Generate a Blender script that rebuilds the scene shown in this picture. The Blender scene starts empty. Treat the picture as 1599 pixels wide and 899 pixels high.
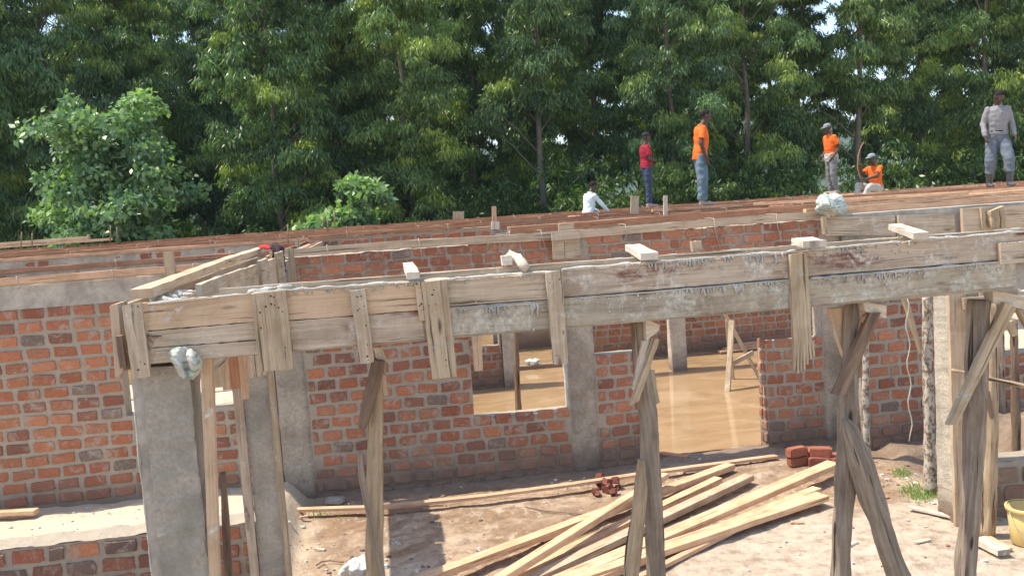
import bpy, bmesh, math, random
import numpy as np
from mathutils import Vector, Matrix, noise

S = bpy.context.scene
COL = S.collection
random.seed(7)
rnd = random.Random(11)

# ------------------------------------------------------------------ camera
F_PX, W_PX, H_PX = 1400.0, 1599.0, 899.0
EYE = 2.65
YAW = math.radians(8.1); ROLL = math.atan(.066); PITCH = math.atan(128.5*math.cos(ROLL)/F_PX)
fw = Vector((math.sin(YAW)*math.cos(PITCH), math.cos(YAW)*math.cos(PITCH), -math.sin(PITCH)))
r0 = Vector((math.cos(YAW), -math.sin(YAW), 0)); u0 = r0.cross(fw)
rv = r0*math.cos(ROLL) - u0*math.sin(ROLL); uv = u0*math.cos(ROLL) + r0*math.sin(ROLL)
cam_d = bpy.data.cameras.new('camera'); cam = bpy.data.objects.new('camera', cam_d); COL.objects.link(cam)
M = Matrix((( rv.x, uv.x, -fw.x, 0), (rv.y, uv.y, -fw.y, 0), (rv.z, uv.z, -fw.z, EYE), (0, 0, 0, 1)))
cam.matrix_world = M
cam_d.sensor_width = 36; cam_d.lens = 36*F_PX/W_PX; cam_d.clip_start = .05; cam_d.clip_end = 3000
S.camera = cam
EY = Vector((0, 0, EYE))
def ray(px, py): return fw*F_PX + rv*(px-W_PX/2) - uv*(py-H_PX/2)
def aY(px, py, Y): d = ray(px, py); return EY + d*(Y/d.y)          # point of the plane y = Y seen at a photo pixel
def aZ(px, py, Z): d = ray(px, py); return EY + d*((Z-EYE)/d.z)     # point of the plane z = Z seen at a photo pixel

# ------------------------------------------------------------------ world, sun, exposure
SUN = Vector((-1.05, .25, 2.2)).normalized()
w = bpy.data.worlds.new("World"); S.world = w; w.use_nodes = True
nt = w.node_tree; nt.nodes.clear()
sky = nt.nodes.new('ShaderNodeTexSky'); sky.sky_type = 'NISHITA'; sky.sun_disc = False
sky.sun_elevation = math.asin(SUN.z); sky.sun_rotation = math.atan2(SUN.x, SUN.y)
sky.air_density = 1.0; sky.dust_density = 2.2; sky.altitude = 1200
bg = nt.nodes.new('ShaderNodeBackground'); bg.inputs['Strength'].default_value = .15
out = nt.nodes.new('ShaderNodeOutputWorld')
nt.links.new(sky.outputs[0], bg.inputs[0]); nt.links.new(bg.outputs[0], out.inputs[0])
sd = bpy.data.lights.new('sun', 'SUN'); sd.energy = 2.8; sd.angle = math.radians(.5); sd.color = (1, .95, .87)
so = bpy.data.objects.new('sun', sd); COL.objects.link(so)
so.rotation_euler = SUN.to_track_quat('Z', 'Y').to_euler()
S.view_settings.view_transform = 'Standard'; S.view_settings.look = 'None'
S.view_settings.exposure = 1.32; S.view_settings.gamma = 1
S.view_settings.use_curve_mapping = False
S.view_settings.use_white_balance = True; S.view_settings.white_balance_temperature = 7100; S.view_settings.white_balance_tint = 8

# ------------------------------------------------------------------ materials
class NT:
    def __init__(s, name):
        s.m = bpy.data.materials.new(name); s.m.use_nodes = True; s.t = s.m.node_tree
        s.b = s.t.nodes['Principled BSDF']; s.b.inputs['Roughness'].default_value = .85
        s.b.inputs['Specular IOR Level'].default_value = .25
    def n(s, k, **kw):
        x = s.t.nodes.new('ShaderNode'+k)
        for a, v in kw.items(): setattr(x, a, v)
        return x
    def l(s, a, b): s.t.links.new(a, b)
    def tex(s, kind='Object'): return s.n('TexCoord').outputs[kind]
    def attr(s, name='Col'):
        a = s.n('Attribute'); a.attribute_name = name; return a.outputs['Color']
    def mapp(s, v, sc=(1, 1, 1), loc=(0, 0, 0)):
        m = s.n('Mapping'); m.inputs['Scale'].default_value = sc; m.inputs['Location'].default_value = loc
        s.l(v, m.inputs[0]); return m.outputs[0]
    def noise(s, v, sc, det=4, rough=.6, dist=0):
        x = s.n('TexNoise'); x.inputs['Scale'].default_value = sc; x.inputs['Detail'].default_value = det
        x.inputs['Roughness'].default_value = rough; x.inputs['Distortion'].default_value = dist
        s.l(v, x.inputs['Vector']); return x.outputs['Fac']
    def vor(s, v, sc, feat='F1'):
        x = s.n('TexVoronoi'); x.feature = feat; x.inputs['Scale'].default_value = sc; s.l(v, x.inputs['Vector']); return x.outputs['Distance']
    def ramp(s, f, stops):
        r = s.n('ValToRGB'); e = r.color_ramp.elements
        while len(e) < len(stops): e.new(.5)
        for i, (p, c) in enumerate(stops):
            e[i].position = p; e[i].color = (c, c, c, 1) if isinstance(c, (int, float)) else (*c, 1)
        s.l(f, r.inputs[0]); return r.outputs['Color']
    def mix(s, f, a, b, mode='MIX'):
        x = s.n('Mix'); x.data_type = 'RGBA'; x.blend_type = mode
        for v, i in ((f, 0), (a, 6), (b, 7)):
            if isinstance(v, (int, float)): x.inputs[i].default_value = v if i == 0 else (v, v, v, 1)
            elif isinstance(v, tuple): x.inputs[i].default_value = (*v, 1)
            else: s.l(v, x.inputs[i])
        return x.outputs[2]
    def math(s, op, a, b=0):
        x = s.n('Math'); x.operation = op
        for v, i in ((a, 0), (b, 1)):
            if isinstance(v, (int, float)): x.inputs[i].default_value = v
            else: s.l(v, x.inputs[i])
        return x.outputs[0]
    def z(s, v):
        x = s.n('SeparateXYZ'); s.l(v, x.inputs[0]); return x.outputs
    def bump(s, h, dist=.01, strength=1.0, prev=None):
        b = s.n('Bump'); b.inputs['Distance'].default_value = dist; b.inputs['Strength'].default_value = strength
        s.l(h, b.inputs['Height'])
        if prev is not None: s.l(prev, b.inputs['Normal'])
        return b.outputs[0]
    def col(s, c):
        if isinstance(c, tuple): s.b.inputs['Base Color'].default_value = (*c, 1)
        else: s.l(c, s.b.inputs['Base Color'])
    def nrm(s, n): s.l(n, s.b.inputs['Normal'])
    def rough(s, r):
        if isinstance(r, (int, float)): s.b.inputs['Roughness'].default_value = r
        else: s.l(r, s.b.inputs['Roughness'])

def m_plain(name, c, var=.25, sc=30, rough=.85, bd=.003, spec=.25):
    q = NT(name); o = q.tex(); f = q.noise(o, sc, 5)
    q.col(q.mix(f, tuple(x*(1-var) for x in c), tuple(min(1, x*(1+var)) for x in c)))
    q.rough(rough); q.nrm(q.bump(f, bd)); q.b.inputs['Specular IOR Level'].default_value = spec
    return q.m

def splash(q, o, base, top=.42, c=(.20, .135, .10)):               # mud thrown up on the foot of a wall
    zz = q.z(o)[2]
    n = q.noise(o, 3.2, 5, .65)
    h = q.math('ADD', zz, q.math('MULTIPLY', n, .5))
    k = q.ramp(h, [(top*.55+.12, 1.0), (top+.28, 0.0)])
    n2 = q.noise(o, 14, 4)
    return q.mix(q.math('MULTIPLY', k, .85), base, q.mix(n2, tuple(x*.75 for x in c), tuple(x*1.35 for x in c)))

def m_brick():
    q = NT('brick_clay'); o = q.tex(); a = q.attr()
    n = q.noise(o, 55, 5, .7); n1 = q.noise(o, 12, 3)
    c = q.mix(q.ramp(n, [(.3, .0), (.75, 1.0)]), q.mix(1, a, (.62, .6, .6), 'MULTIPLY'), q.mix(1, a, (1.25, 1.22, 1.18), 'MULTIPLY'))
    c = q.mix(q.math('MULTIPLY', q.ramp(n1, [(.54, .0), (.74, .5)]), 1), c, (.26, .11, .07))
    sm = q.noise(o, 9, 6, .75, .6)
    c = q.mix(q.ramp(sm, [(.52, 0.0), (.64, .8)]), c, (.40, .335, .27))       # mortar smeared over the bricks
    c = q.mix(q.ramp(q.noise(o, 2.1, 4, .6), [(.3, .20), (.7, .04)]), c, (.40, .29, .21))   # building dust
    c = splash(q, o, c)
    q.col(c); q.nrm(q.bump(q.noise(o, 90, 5, .7), .006)); q.rough(.9)
    return q.m
def m_mortar():
    q = NT('mortar'); o = q.tex(); n = q.noise(o, 26, 6, .75); n1 = q.noise(o, 5, 3)
    c = q.mix(n, (.32, .265, .205), (.56, .475, .375)); c = q.mix(q.ramp(n1, [(.45, 0), (.7, .5)]), c, (.36, .31, .26))
    c = splash(q, o, c)
    q.col(c); q.nrm(q.bump(n, .022)); q.rough(.95)
    return q.m
def m_concrete(name, a, b, bd=.01, sp=True, sc=22, green=0.0, dk=.55):
    q = NT(name); o = q.tex(); n = q.noise(o, sc, 8, .75); n1 = q.noise(o, 3, 4, .6, .5); v = q.vor(o, 70)
    c = q.mix(q.ramp(n, [(.3, 0), (.7, 1)]), a, b)
    c = q.mix(q.ramp(n1, [(.42, 0), (.62, .55)]), c, tuple(x*(1-dk*.6) for x in a))
    c = q.mix(q.ramp(v, [(.05, .5), (.16, 0)]), c, tuple(x*.5 for x in a))
    if green: c = q.mix(q.ramp(q.noise(o, 6, 4), [(.5, 0), (.7, green)]), c, (.2, .23, .17))
    if sp: c = splash(q, o, c, .3)
    q.col(c); q.nrm(q.bump(n, bd)); q.rough(.93)
    return q.m
def m_wood(name, c1, c2, cem=0.0, cemc=(.40, .38, .34), stain=0.0, rough=.75, streak=1.0, knots=1.0, bd=.003):
    q = NT(name); u = q.tex('UV'); o = q.tex()
    g = q.noise(q.mapp(u, (3, 70*streak, 1)), 1, 6, .65, .35)
    g2 = q.noise(q.mapp(u, (1.2, 16, 1), (7, 3, 0)), 1, 4, .6, .8)
    c = q.mix(q.ramp(g, [(.28, 0), (.72, 1)]), c1, c2)
    c = q.mix(q.ramp(g2, [(.5, 0), (.75, .55)]), c, tuple(x*.55 for x in c1))
    kn = q.vor(q.mapp(u, (2.2, 9, 1), (.4, .1, 0)), 1)
    c = q.mix(q.ramp(kn, [(.05, .8*knots), (.11, 0)]), c, tuple(x*.35 for x in c1))
    cr = q.noise(q.mapp(u, (1.6, 60*streak, 1), (11, 5, 0)), 1, 3, .5, .25)
    c = q.mix(q.ramp(cr, [(.33, .9), (.38, 0)]), c, tuple(x*.30 for x in c1))
    dn = q.noise(o, 5, 5, .65, .3); c = q.mix(q.ramp(dn, [(.35, .5), (.55, 0)]), c, q.mix(1, c, (.62, .56, .5), 'MULTIPLY'))
    bh = q.math('ADD', g, q.math('MULTIPLY', q.ramp(cr, [(.30, 0), (.36, 1)]), .8))
    if stain: c = q.mix(q.ramp(q.noise(q.mapp(u, (1.7, 7, 1), (3, 9, 0)), 1, 4, .7), [(.55, 0), (.64, stain)]), c, (.16, .055, .04))
    if cem:
        k = q.noise(o, 7, 8, .72, .6); k2 = q.noise(o, 45, 4, .7)
        kk = q.ramp(k, [(.62-cem*.25, 0), (.70-cem*.12, 1)])
        cc = q.mix(q.ramp(k2, [(.35, 0), (.65, 1)]), tuple(x*.5 for x in cemc), tuple(min(1, x*1.3) for x in cemc))
        c = q.mix(q.math('MULTIPLY', kk, .86), c, cc)
        bh = q.mix(kk, g, k2)
    q.col(c); q.nrm(q.bump(bh, bd)); q.rough(rough); q.b.inputs['Specular IOR Level'].default_value = .2
    return q.m

MT = {}
MT['brick'] = m_brick(); MT['mortar'] = m_mortar()
MT['conc'] = m_concrete('rough_concrete', (.38, .33, .265), (.66, .58, .48), .014)
MT['render'] = m_concrete('splashed_render', (.38, .315, .245), (.68, .58, .46), .035, sc=34)
MT['colconc'] = m_concrete('column_concrete', (.46, .405, .325), (.78, .70, .58), .03, green=.25, sc=48)
MT['cement'] = m_concrete('dried_cement', (.55, .51, .45), (.78, .74, .67), .02, sp=False)
MT['ring'] = m_concrete('ring_concrete', (.34, .30, .25), (.58, .52, .44), .01, sp=False, sc=14)
MT['pale'] = m_wood('pale_timber', (.46, .33, .22), (.64, .50, .36), 0)
MT['fresh'] = m_wood('fresh_pine', (.58, .34, .185), (.78, .545, .37), 0, knots=.6)
MT['pink'] = m_wood('pink_timber', (.54, .31, .19), (.72, .47, .31), 0)
MT['red'] = m_wood('red_timber', (.35, .155, .085), (.54, .28, .17), 0)
MT['tan'] = m_wood('tan_board', (.50, .34, .21), (.68, .50, .34), .15, (.58, .53, .46))
MT['grey'] = m_wood('grey_board', (.38, .285, .195), (.64, .52, .385), .3, (.62, .56, .47))
MT['greyred'] = m_wood('stained_board', (.36, .265, .19), (.62, .51, .39), .42, (.62, .56, .47), stain=.95)
MT['cemb'] = m_wood('cement_coated_board', (.31, .255, .185), (.52, .44, .33), .66, (.55, .52, .43), stain=.45)
MT['cleat'] = m_wood('weathered_cleat', (.33, .24, .15), (.60, .475, .33), .15, (.5, .47, .42), knots=1.2)
MT['bleach'] = m_wood('bleached_offcut', (.52, .43, .33), (.74, .66, .55), .2, (.6, .57, .52))
MT['bark'] = m_wood('barked_pole', (.16, .10, .07), (.34, .24, .17), 0, streak=.45, bd=.03, knots=1.6)
MT['pole'] = m_wood('grey_pole', (.18, .135, .10), (.46, .375, .29), 0, streak=.5, bd=.02, knots=1.7)
MT['split'] = m_wood('split_pole', (.28, .19, .115), (.60, .46, .31), 0, streak=.5, bd=.02, knots=1.5)
def m_birch():
    q = NT('mottled_pole'); u = q.tex('UV'); o = q.tex()
    k = q.noise(q.mapp(o, (1, 1, .7)), 28, 5, .7)
    c = q.mix(q.ramp(k, [(.44, 0), (.52, 1)]), (.17, .125, .09), (.46, .41, .34)); q.col(c); q.nrm(q.bump(k, .006)); return q.m
MT['birch'] = m_birch()
MT['wire'] = m_plain('galvanised_wire', (.45, .38, .33), rough=.5)
MT['rebar'] = m_plain('rusty_rebar', (.25, .17, .12))
MT['skin'] = m_plain('dark_skin', (.075, .042, .030), .15, 20, .55, .001, .4)
MT['hair'] = m_plain('hair', (.018, .015, .013), .3, 120, .9, .004)
MT['orange'] = m_plain('orange_cotton', (.80, .145, .025), .28, 9, .85, .01)  # uneven shirt tone puts the shade of cloth folds into the colour
MT['crimson'] = m_plain('crimson_cotton', (.30, .02, .035), .3, 9, .85, .01)
MT['white'] = m_plain('pale_blue_cotton', (.62, .72, .80), .08, 30, .8, .004)
MT['greyshirt'] = m_plain('grey_cotton', (.23, .225, .235), .3, 25, .85, .004)
MT['jeans'] = m_plain('dark_denim', (.045, .065, .11), .35, 14, .9, .004)
MT['ljeans'] = m_plain('faded_denim', (.13, .19, .235), .5, 11, .9, .004)
MT['gtrous'] = m_plain('grey_trousers', (.19, .19, .185), .2, 14, .9, .004)
MT['btrous'] = m_plain('blue_grey_trousers', (.13, .155, .185), .35, 14, .9, .004)
MT['ptrous'] = m_plain('dusty_pale_trousers', (.45, .43, .40), .2, 14, .9, .004)
MT['boot'] = m_plain('rubber_boot', (.06, .065, .07), .2, 20, .5, .001, .5)
MT['mud'] = m_plain('dusty_shoe', (.40, .32, .27), .25, 30)
MT['capb'] = m_plain('black_cap', (.025, .025, .03), .2, 30)
MT['capg'] = m_plain('grey_cap', (.22, .23, .24), .2, 30)
MT['capt'] = m_plain('green_grey_cap', (.23, .29, .28), .2, 30)
MT['bucket'] = m_plain('yellow_plastic', (.62, .45, .18), .12, 8, .45, .001, .5)
MT['leather'] = m_plain('dark_belt', (.03, .025, .02), .2, 30, .5)
MT['darkcloth'] = m_plain('dark_maroon_cloth', (.045, .025, .028), .3, 30)
MT['redcloth'] = m_plain('red_cloth', (.45, .03, .03), .2, 30)
MT['string'] = m_plain('pale_string', (.5, .46, .36), .2, 30)

def m_sack():
    q = NT('printed_sack'); o = q.tex()
    n = q.noise(o, 60, 3)
    w1 = q.n('TexWave'); w1.wave_type = 'RINGS'; w1.inputs['Scale'].default_value = 11; w1.inputs['Distortion'].default_value = 5.5
    w1.inputs['Detail'].default_value = 2; q.l(o, w1.inputs['Vector'])
    k = q.math('MULTIPLY', q.ramp(w1.outputs['Fac'], [(.62, 0), (.72, 1)]), q.ramp(q.noise(o, 14, 2), [(.45, 0), (.5, 1)]))
    c = q.mix(n, (.40, .39, .35), (.58, .57, .52)); c = q.mix(q.math('MULTIPLY', k, .75), c, (.10, .27, .17))
    q.col(c); q.rough(.5); q.nrm(q.bump(n, .002)); return q.m
MT['sack'] = m_sack(); MT['bagw'] = m_plain('white_polythene', (.55, .53, .49), .15, 20, .45, .002, .4)

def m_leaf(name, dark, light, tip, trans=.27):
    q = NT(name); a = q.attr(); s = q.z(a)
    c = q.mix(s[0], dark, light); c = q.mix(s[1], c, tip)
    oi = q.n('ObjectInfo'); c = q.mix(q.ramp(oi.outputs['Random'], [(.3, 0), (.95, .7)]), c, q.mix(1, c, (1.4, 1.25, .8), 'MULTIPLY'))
    q.col(c); q.rough(.42); q.b.inputs['Specular IOR Level'].default_value = .4
    tr = q.n('BsdfTranslucent'); q.l(q.mix(1, c, (1.5, 1.9, .7), 'MULTIPLY'), tr.inputs[0])
    mx = q.n('MixShader'); mx.inputs[0].default_value = trans
    q.l(q.b.outputs[0], mx.inputs[1]); q.l(tr.outputs[0], mx.inputs[2]); q.l(mx.outputs[0], q.t.nodes['Material Output'].inputs[0])
    return q.m
MT['leafA'] = m_leaf('grove_leaf', (.016, .045, .022), (.15, .255, .115), (.36, .44, .11))
MT['leafB'] = m_leaf('broad_leaf', (.05, .11, .055), (.19, .30, .155), (.30, .42, .16))
MT['leafC'] = m_leaf('undergrowth_leaf', (.018, .038, .012), (.06, .12, .03), (.14, .2, .04))
MT['trunk'] = m_plain('tree_bark', (.16, .135, .105), .45, 8, .9, .02)

def m_ground():
    q = NT('ground_earth'); o = q.tex(); xyz = q.z(o)
    n = q.noise(o, 1.1, 6, .6, .4); n2 = q.noise(o, 9, 7, .7); n3 = q.noise(o, 60, 5, .7); n4 = q.noise(q.mapp(o, (.5, 1, 1), (4, 2, 0)), 2.2, 5, .6, 1.2)
    c = q.mix(q.ramp(n, [(.35, 0), (.65, 1)]), (.33, .22, .145), (.53, .405, .29))
    c = q.mix(q.ramp(n4, [(.46, 0), (.58, .8)]), c, (.27, .165, .095))
    c = q.mix(q.ramp(q.noise(q.mapp(o, (1.4, .8, 1), (9, 2, 0)), 5, 6, .7, 1.5), [(.55, 0), (.64, .6)]), c, (.60, .50, .38))
    c = q.mix(q.ramp(n2, [(.34, .8), (.54, 0)]), c, (.19, .125, .085))
    c = q.mix(q.ramp(n3, [(.62, 0), (.75, .55)]), c, (.62, .54, .44))
    a = q.z(q.attr())
    c = q.mix(a[0], c, q.mix(n3, (.56, .44, .31), (.74, .63, .49)))            # pale raked sand of the veranda fill
    c = q.mix(q.math('MULTIPLY', a[1], .9), c, q.mix(n2, (.165, .115, .085), (.27, .2, .15)))   # darker earth along the wall foot and at the right
    c = q.mix(q.math('MULTIPLY', a[2], q.ramp(n2, [(.35, .3), (.6, 1)])), c, (.58, .49, .39))       # dried cement slurry
    yy = q.ramp(q.math('MULTIPLY', q.math('ADD', xyz[1], q.math('MULTIPLY', n2, 3)), .01), [(.255, 0), (.275, 1)])
    c = q.mix(yy, c, q.mix(n2, (.03, .05, .018), (.07, .10, .03)))
    q.col(c); q.nrm(q.bump(n3, .010, prev=q.bump(n2, .03)))
    q.rough(q.mix(q.ramp(n4, [(.5, 0), (.62, 1)]), .9, .62))
    return q.m
MT['ground'] = m_ground()
def m_water():
    q = NT('muddy_water'); o = q.tex()
    n = q.noise(q.mapp(o, (1, 2.2, 1)), 1.6, 5, .6, .6); n2 = q.noise(o, 12, 4)
    c = q.mix(q.ramp(n, [(.35, 0), (.65, 1)]), (.31, .195, .10), (.41, .275, .155)); c = q.mix(q.ramp(n2, [(.4, .15), (.6, 0)]), c, (.30, .20, .12))
    c = q.mix(q.ramp(q.noise(o, 1.3, 4, .6, .8), [(.56, 0), (.7, .35)]), c, (.54, .40, .27))
    q.col(c); q.rough(.06); q.b.inputs['Specular IOR Level'].default_value = .5
    q.nrm(q.bump(q.noise(q.mapp(o, (1, 3, 1)), 5, 2), .0015)); return q.m
MT['water'] = m_water()
MT['hill'] = m_plain('wooded_hill', (.04, .07, .035), .4, .02, .9, .0)

# ------------------------------------------------------------------ mesh builder
class MB:
    def __init__(s): s.v = []; s.f = []; s.u = []; s.c = []; s.m = []; s.sm = []
    def add(s, vs, fs, uvs=None, col=(1, 1, 1), mat=0, smooth=False):
        b = len(s.v); s.v += [tuple(v) for v in vs]; s.c += [col]*len(vs) if not isinstance(col, list) else col
        for i, f in enumerate(fs):
            s.f.append([b+k for k in f]); s.m.append(mat); s.sm.append(smooth)
            s.u += uvs[i] if uvs else [(0, 0)]*len(f)
    def build(s, name, mats, parent=None, cols=False):
        me = bpy.data.meshes.new(name); me.from_pydata(s.v, [], s.f)
        l = me.uv_layers.new(name='UVMap'); l.data.foreach_set('uv', np.array(s.u, dtype=np.float32).ravel())
        if cols:
            a = me.color_attributes.new('Col', 'FLOAT_COLOR', 'POINT')
            a.data.foreach_set('color', np.array([(*c, 1) for c in s.c], dtype=np.float32).ravel())
        for m in (mats if isinstance(mats, (list, tuple)) else [mats]): me.materials.append(MT[m] if isinstance(m, str) else m)
        me.polygons.foreach_set('material_index', s.m); me.polygons.foreach_set('use_smooth', s.sm)
        me.update()
        o = bpy.data.objects.new(name, me); COL.objects.link(o)
        if parent is not None: o.parent = parent; o.matrix_parent_inverse = Matrix.Identity(4); o.location = -Vector(parent_loc(parent))
        return o
    # hexahedron from eight corners, length along a: lists A (near end, 4 corners) and B (far end)
    def slab(s, A, B, n=1, jit=0.0, mat=0, bow=None):
        A = [Vector(a) for a in A]; B = [Vector(b) for b in B]
        L = (B[0]-A[0]).length; du = rnd.random()*30; dv = rnd.random()*30
        w1 = (A[1]-A[0]).length; w2 = (A[2]-A[1]).length; per = [0, w1, w1+w2, 2*w1+w2, 2*w1+2*w2]
        vs = []
        for i in range(n+1):
            t = i/n; off = bow(t) if bow else Vector((0, 0, 0))
            for a, b in zip(A, B):
                j = Vector([rnd.uniform(-jit, jit) for _ in range(3)]) if jit else Vector((0, 0, 0))
                vs.append(a.lerp(b, t)+off+j)
        fs = []; us = []
        for i in range(n):
            for k in range(4):
                k2 = (k+1) % 4; fs.append((i*4+k, i*4+k2, (i+1)*4+k2, (i+1)*4+k))
                us.append([(du+L*i/n, dv+per[k]), (du+L*i/n, dv+per[k+1]), (du+L*(i+1)/n, dv+per[k+1]), (du+L*(i+1)/n, dv+per[k])])
        fs.append((3, 2, 1, 0)); us.append([(du, dv)]*4)
        e = n*4; fs.append((e, e+1, e+2, e+3)); us.append([(du+L, dv), (du+L, dv+.01), (du+L+.01, dv+.01), (du+L+.01, dv)])
        s.add(vs, fs, us, mat=mat); return s
    # timber between two points, section w (sideways) x h (up)
    def bar(s, a, b, w, h, up=(0, 0, 1), n=1, jit=0.0, mat=0, bow=None, tw=0.0):
        a = Vector(a); b = Vector(b); d = (b-a).normalized(); up = Vector(up)
        sd = d.cross(up)
        if sd.length < 1e-4: sd = d.cross(Vector((0, 1, 0)))
        sd.normalize(); u = sd.cross(d).normalized()
        def sec(p, ang):
            q = Matrix.Rotation(ang, 3, d); x = q @ sd; y = q @ u
            return [p-x*w/2-y*h/2, p+x*w/2-y*h/2, p+x*w/2+y*h/2, p-x*w/2+y*h/2]
        return s.slab(sec(a, 0), sec(b, tw), n, jit, mat, bow)
    def box(s, x0, x1, y0, y1, z0, z1, mat=0, n=1, jit=0):
        return s.slab([(x0, y0, z0), (x0, y1, z0), (x0, y1, z1), (x0, y0, z1)], [(x1, y0, z0), (x1, y1, z0), (x1, y1, z1), (x1, y0, z1)], n, jit, mat)
    # board lying on the plane y = Y facing the camera: photo corners TL TR BR BL, thickness going away
    def face(s, q, Y, t=.025, n=6, jit=.0015, mat=0, vert=False):
        P = [aY(x, y, Y) for x, y in q]; e = Vector((0, t, 0))
        if not vert: return s.slab([P[0], P[3], P[3]+e, P[0]+e][::-1], [P[1], P[2], P[2]+e, P[1]+e][::-1], n, jit, mat)
        return s.slab([P[0], P[1], P[1]+e, P[0]+e], [P[3], P[2], P[2]+e, P[3]+e], n, jit, mat)
    def tube(s, pts, rad, n=10, jit=0.0, mat=0, smooth=True, sub=1, cap=True):
        pts = [Vector(p) for p in pts]; rad = list(rad) if isinstance(rad, (list, tuple)) else [rad]*len(pts)
        if sub > 1:
            P = []; R = []
            for i in range(len(pts)-1):
                for k in range(sub): t = k/sub; P.append(pts[i].lerp(pts[i+1], t)); R.append(rad[i]*(1-t)+rad[i+1]*t)
            pts, rad = P+[pts[-1]], R+[rad[-1]]
        vs = []; du = rnd.random()*30; L = 0; Ls = []; seed = Vector((rnd.random()*50, 0, 0))
        ref = Vector((.3, 1, .2)).normalized(); lob = [rnd.uniform(-1, 1) for _ in range(n)]
        for i, p in enumerate(pts):
            a = pts[max(0, i-1)]; b = pts[min(len(pts)-1, i+1)]; d = (b-a).normalized()
            x = d.cross(ref).normalized(); y = d.cross(x)
            if i: L += (p-pts[i-1]).length
            Ls.append(L)
            for k in range(n):
                an = 2*math.pi*k/n; r = rad[i]
                if jit: r *= 1+jit*(.55*lob[k]+1.3*noise.noise(seed+Vector((k*.9, L*5, 0))))
                vs.append(p+x*math.cos(an)*r+y*math.sin(an)*r)
        fs = []; us = []; r0_ = max(rad)
        for i in range(len(pts)-1):
            for k in range(n):
                k2 = (k+1) % n; fs.append((i*n+k, i*n+k2, (i+1)*n+k2, (i+1)*n+k))
                c1 = du+k/n*2*math.pi*r0_; c2 = du+(k+1)/n*2*math.pi*r0_
                us.append([(Ls[i], c1), (Ls[i], c2), (Ls[i+1], c2), (Ls[i+1], c1)])
        if cap:
            fs.append(tuple(range(n))[::-1]); us.append([(0, 0)]*n)
            e = (len(pts)-1)*n; fs.append(tuple(range(e, e+n))); us.append([(0, 0)]*n)
        s.add(vs, fs, us, mat=mat, smooth=smooth); return s
    def blob(s, c, r, sc=(1, 1, 1), jit=.25, mat=0, nu=7, nv=5, smooth=True):
        c = Vector(c); vs = []; seed = Vector((rnd.random()*90, 3, 1))
        for j in range(nv+1):
            th = math.pi*j/nv
            for i in range(nu):
                ph = 2*math.pi*i/nu; d = Vector((math.sin(th)*math.cos(ph), math.sin(th)*math.sin(ph), math.cos(th)))
                k = 1+jit*2*noise.noise(d*1.3+seed)
                vs.append(c+Vector((d.x*sc[0], d.y*sc[1], d.z*sc[2]))*r*k)
        fs = [(j*nu+i, (j+1)*nu+i, (j+1)*nu+(i+1) % nu, j*nu+(i+1) % nu) for j in range(nv) for i in range(nu)]
        s.add(vs, fs, mat=mat, smooth=smooth); return s

_pl = {}
def parent_loc(p):
    return _pl.get(p.name, (0, 0, 0))
def tag(o, label=None, cat=None, group=None, kind=None):
    for k, v in (('label', label), ('category', cat), ('group', group), ('kind', kind)):
        if v: o[k] = v
    return o
def thing(name, label, cat, loc=(0, 0, 0), group=None):
    o = bpy.data.objects.new(name, None); COL.objects.link(o); o.empty_display_size = .1
    o.location = loc; _pl[o.name] = tuple(loc); return tag(o, label, cat, group)
def rebase(o, loc):                                                  # put a single-mesh thing's origin at its base
    loc = Vector(loc); o.data.transform(Matrix.Translation(-loc)); o.location = loc; return o

def ss(a, b, x):
    t = min(1, max(0, (x-a)/(b-a))); return t*t*(3-2*t)

# ------------------------------------------------------------------ ground, water, hills
def gh(x, y):
    n = noise.fractal(Vector((x*1.3, y*1.3, 0)), 1, 2, 4)
    n2 = noise.noise(Vector((x*.5, y*.7, 4)))
    h = .016*n+.02*n2
    if -6 < x < 8 and 5 < y < 9: h += .010*noise.noise(Vector((x*7, y*7, 2)))+.006*noise.noise(Vector((x*16, y*16, 7)))
    if y > 8.62 and -6 < x < 7.6 and y < 25:                         # room floors lie under shallow water
        return -.03+.01*n+.05*ss(9.0, 8.66, y)*ss(2.2, 3.0, x)*ss(4.2, 3.5, x)*(.6+.5*n)
    k = ss(-.84, -1.06, x)
    if y > 6.25: h += k*(.20+.20*(8.5-y)/2.3+.012*n)
    else: h -= .15*k*ss(6.2, 5.8, y)
    h += -.11*ss(4.5, 5.1, x)*ss(3, 6, y)
    h += .13*ss(4.7, 4.9, x)*ss(7.75, 7.9, y)*(1-ss(5.75, 5.95, x))*ss(8.8, 8.5, y)
    if y > 6.3: h += .38*ss(5.3, 5.9, x)*ss(9.5, 8.2, y)
    h += .03*ss(8.2, 8.5, y)*(1-k)*(.6+n)
    if y > 26: h += (y-26)*.01
    return h
def grid(lo, a, b, hi, fine, coarse):
    v = [a+fine*i for i in range(int((b-a)/fine)+1)]; g = coarse
    x = v[-1]+g
    while x < hi: v.append(x); g *= 1.35; x += g
    v.append(hi); g = coarse; x = a-g
    while x > lo: v.insert(0, x); g *= 1.35; x -= g
    v.insert(0, lo); return v
xs = grid(-700, -4.6, 7.2, 800, .045, .15); ys = grid(-60, 5.3, 8.95, 900, .045, .15)
mb = MB(); nx = len(xs)
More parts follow.
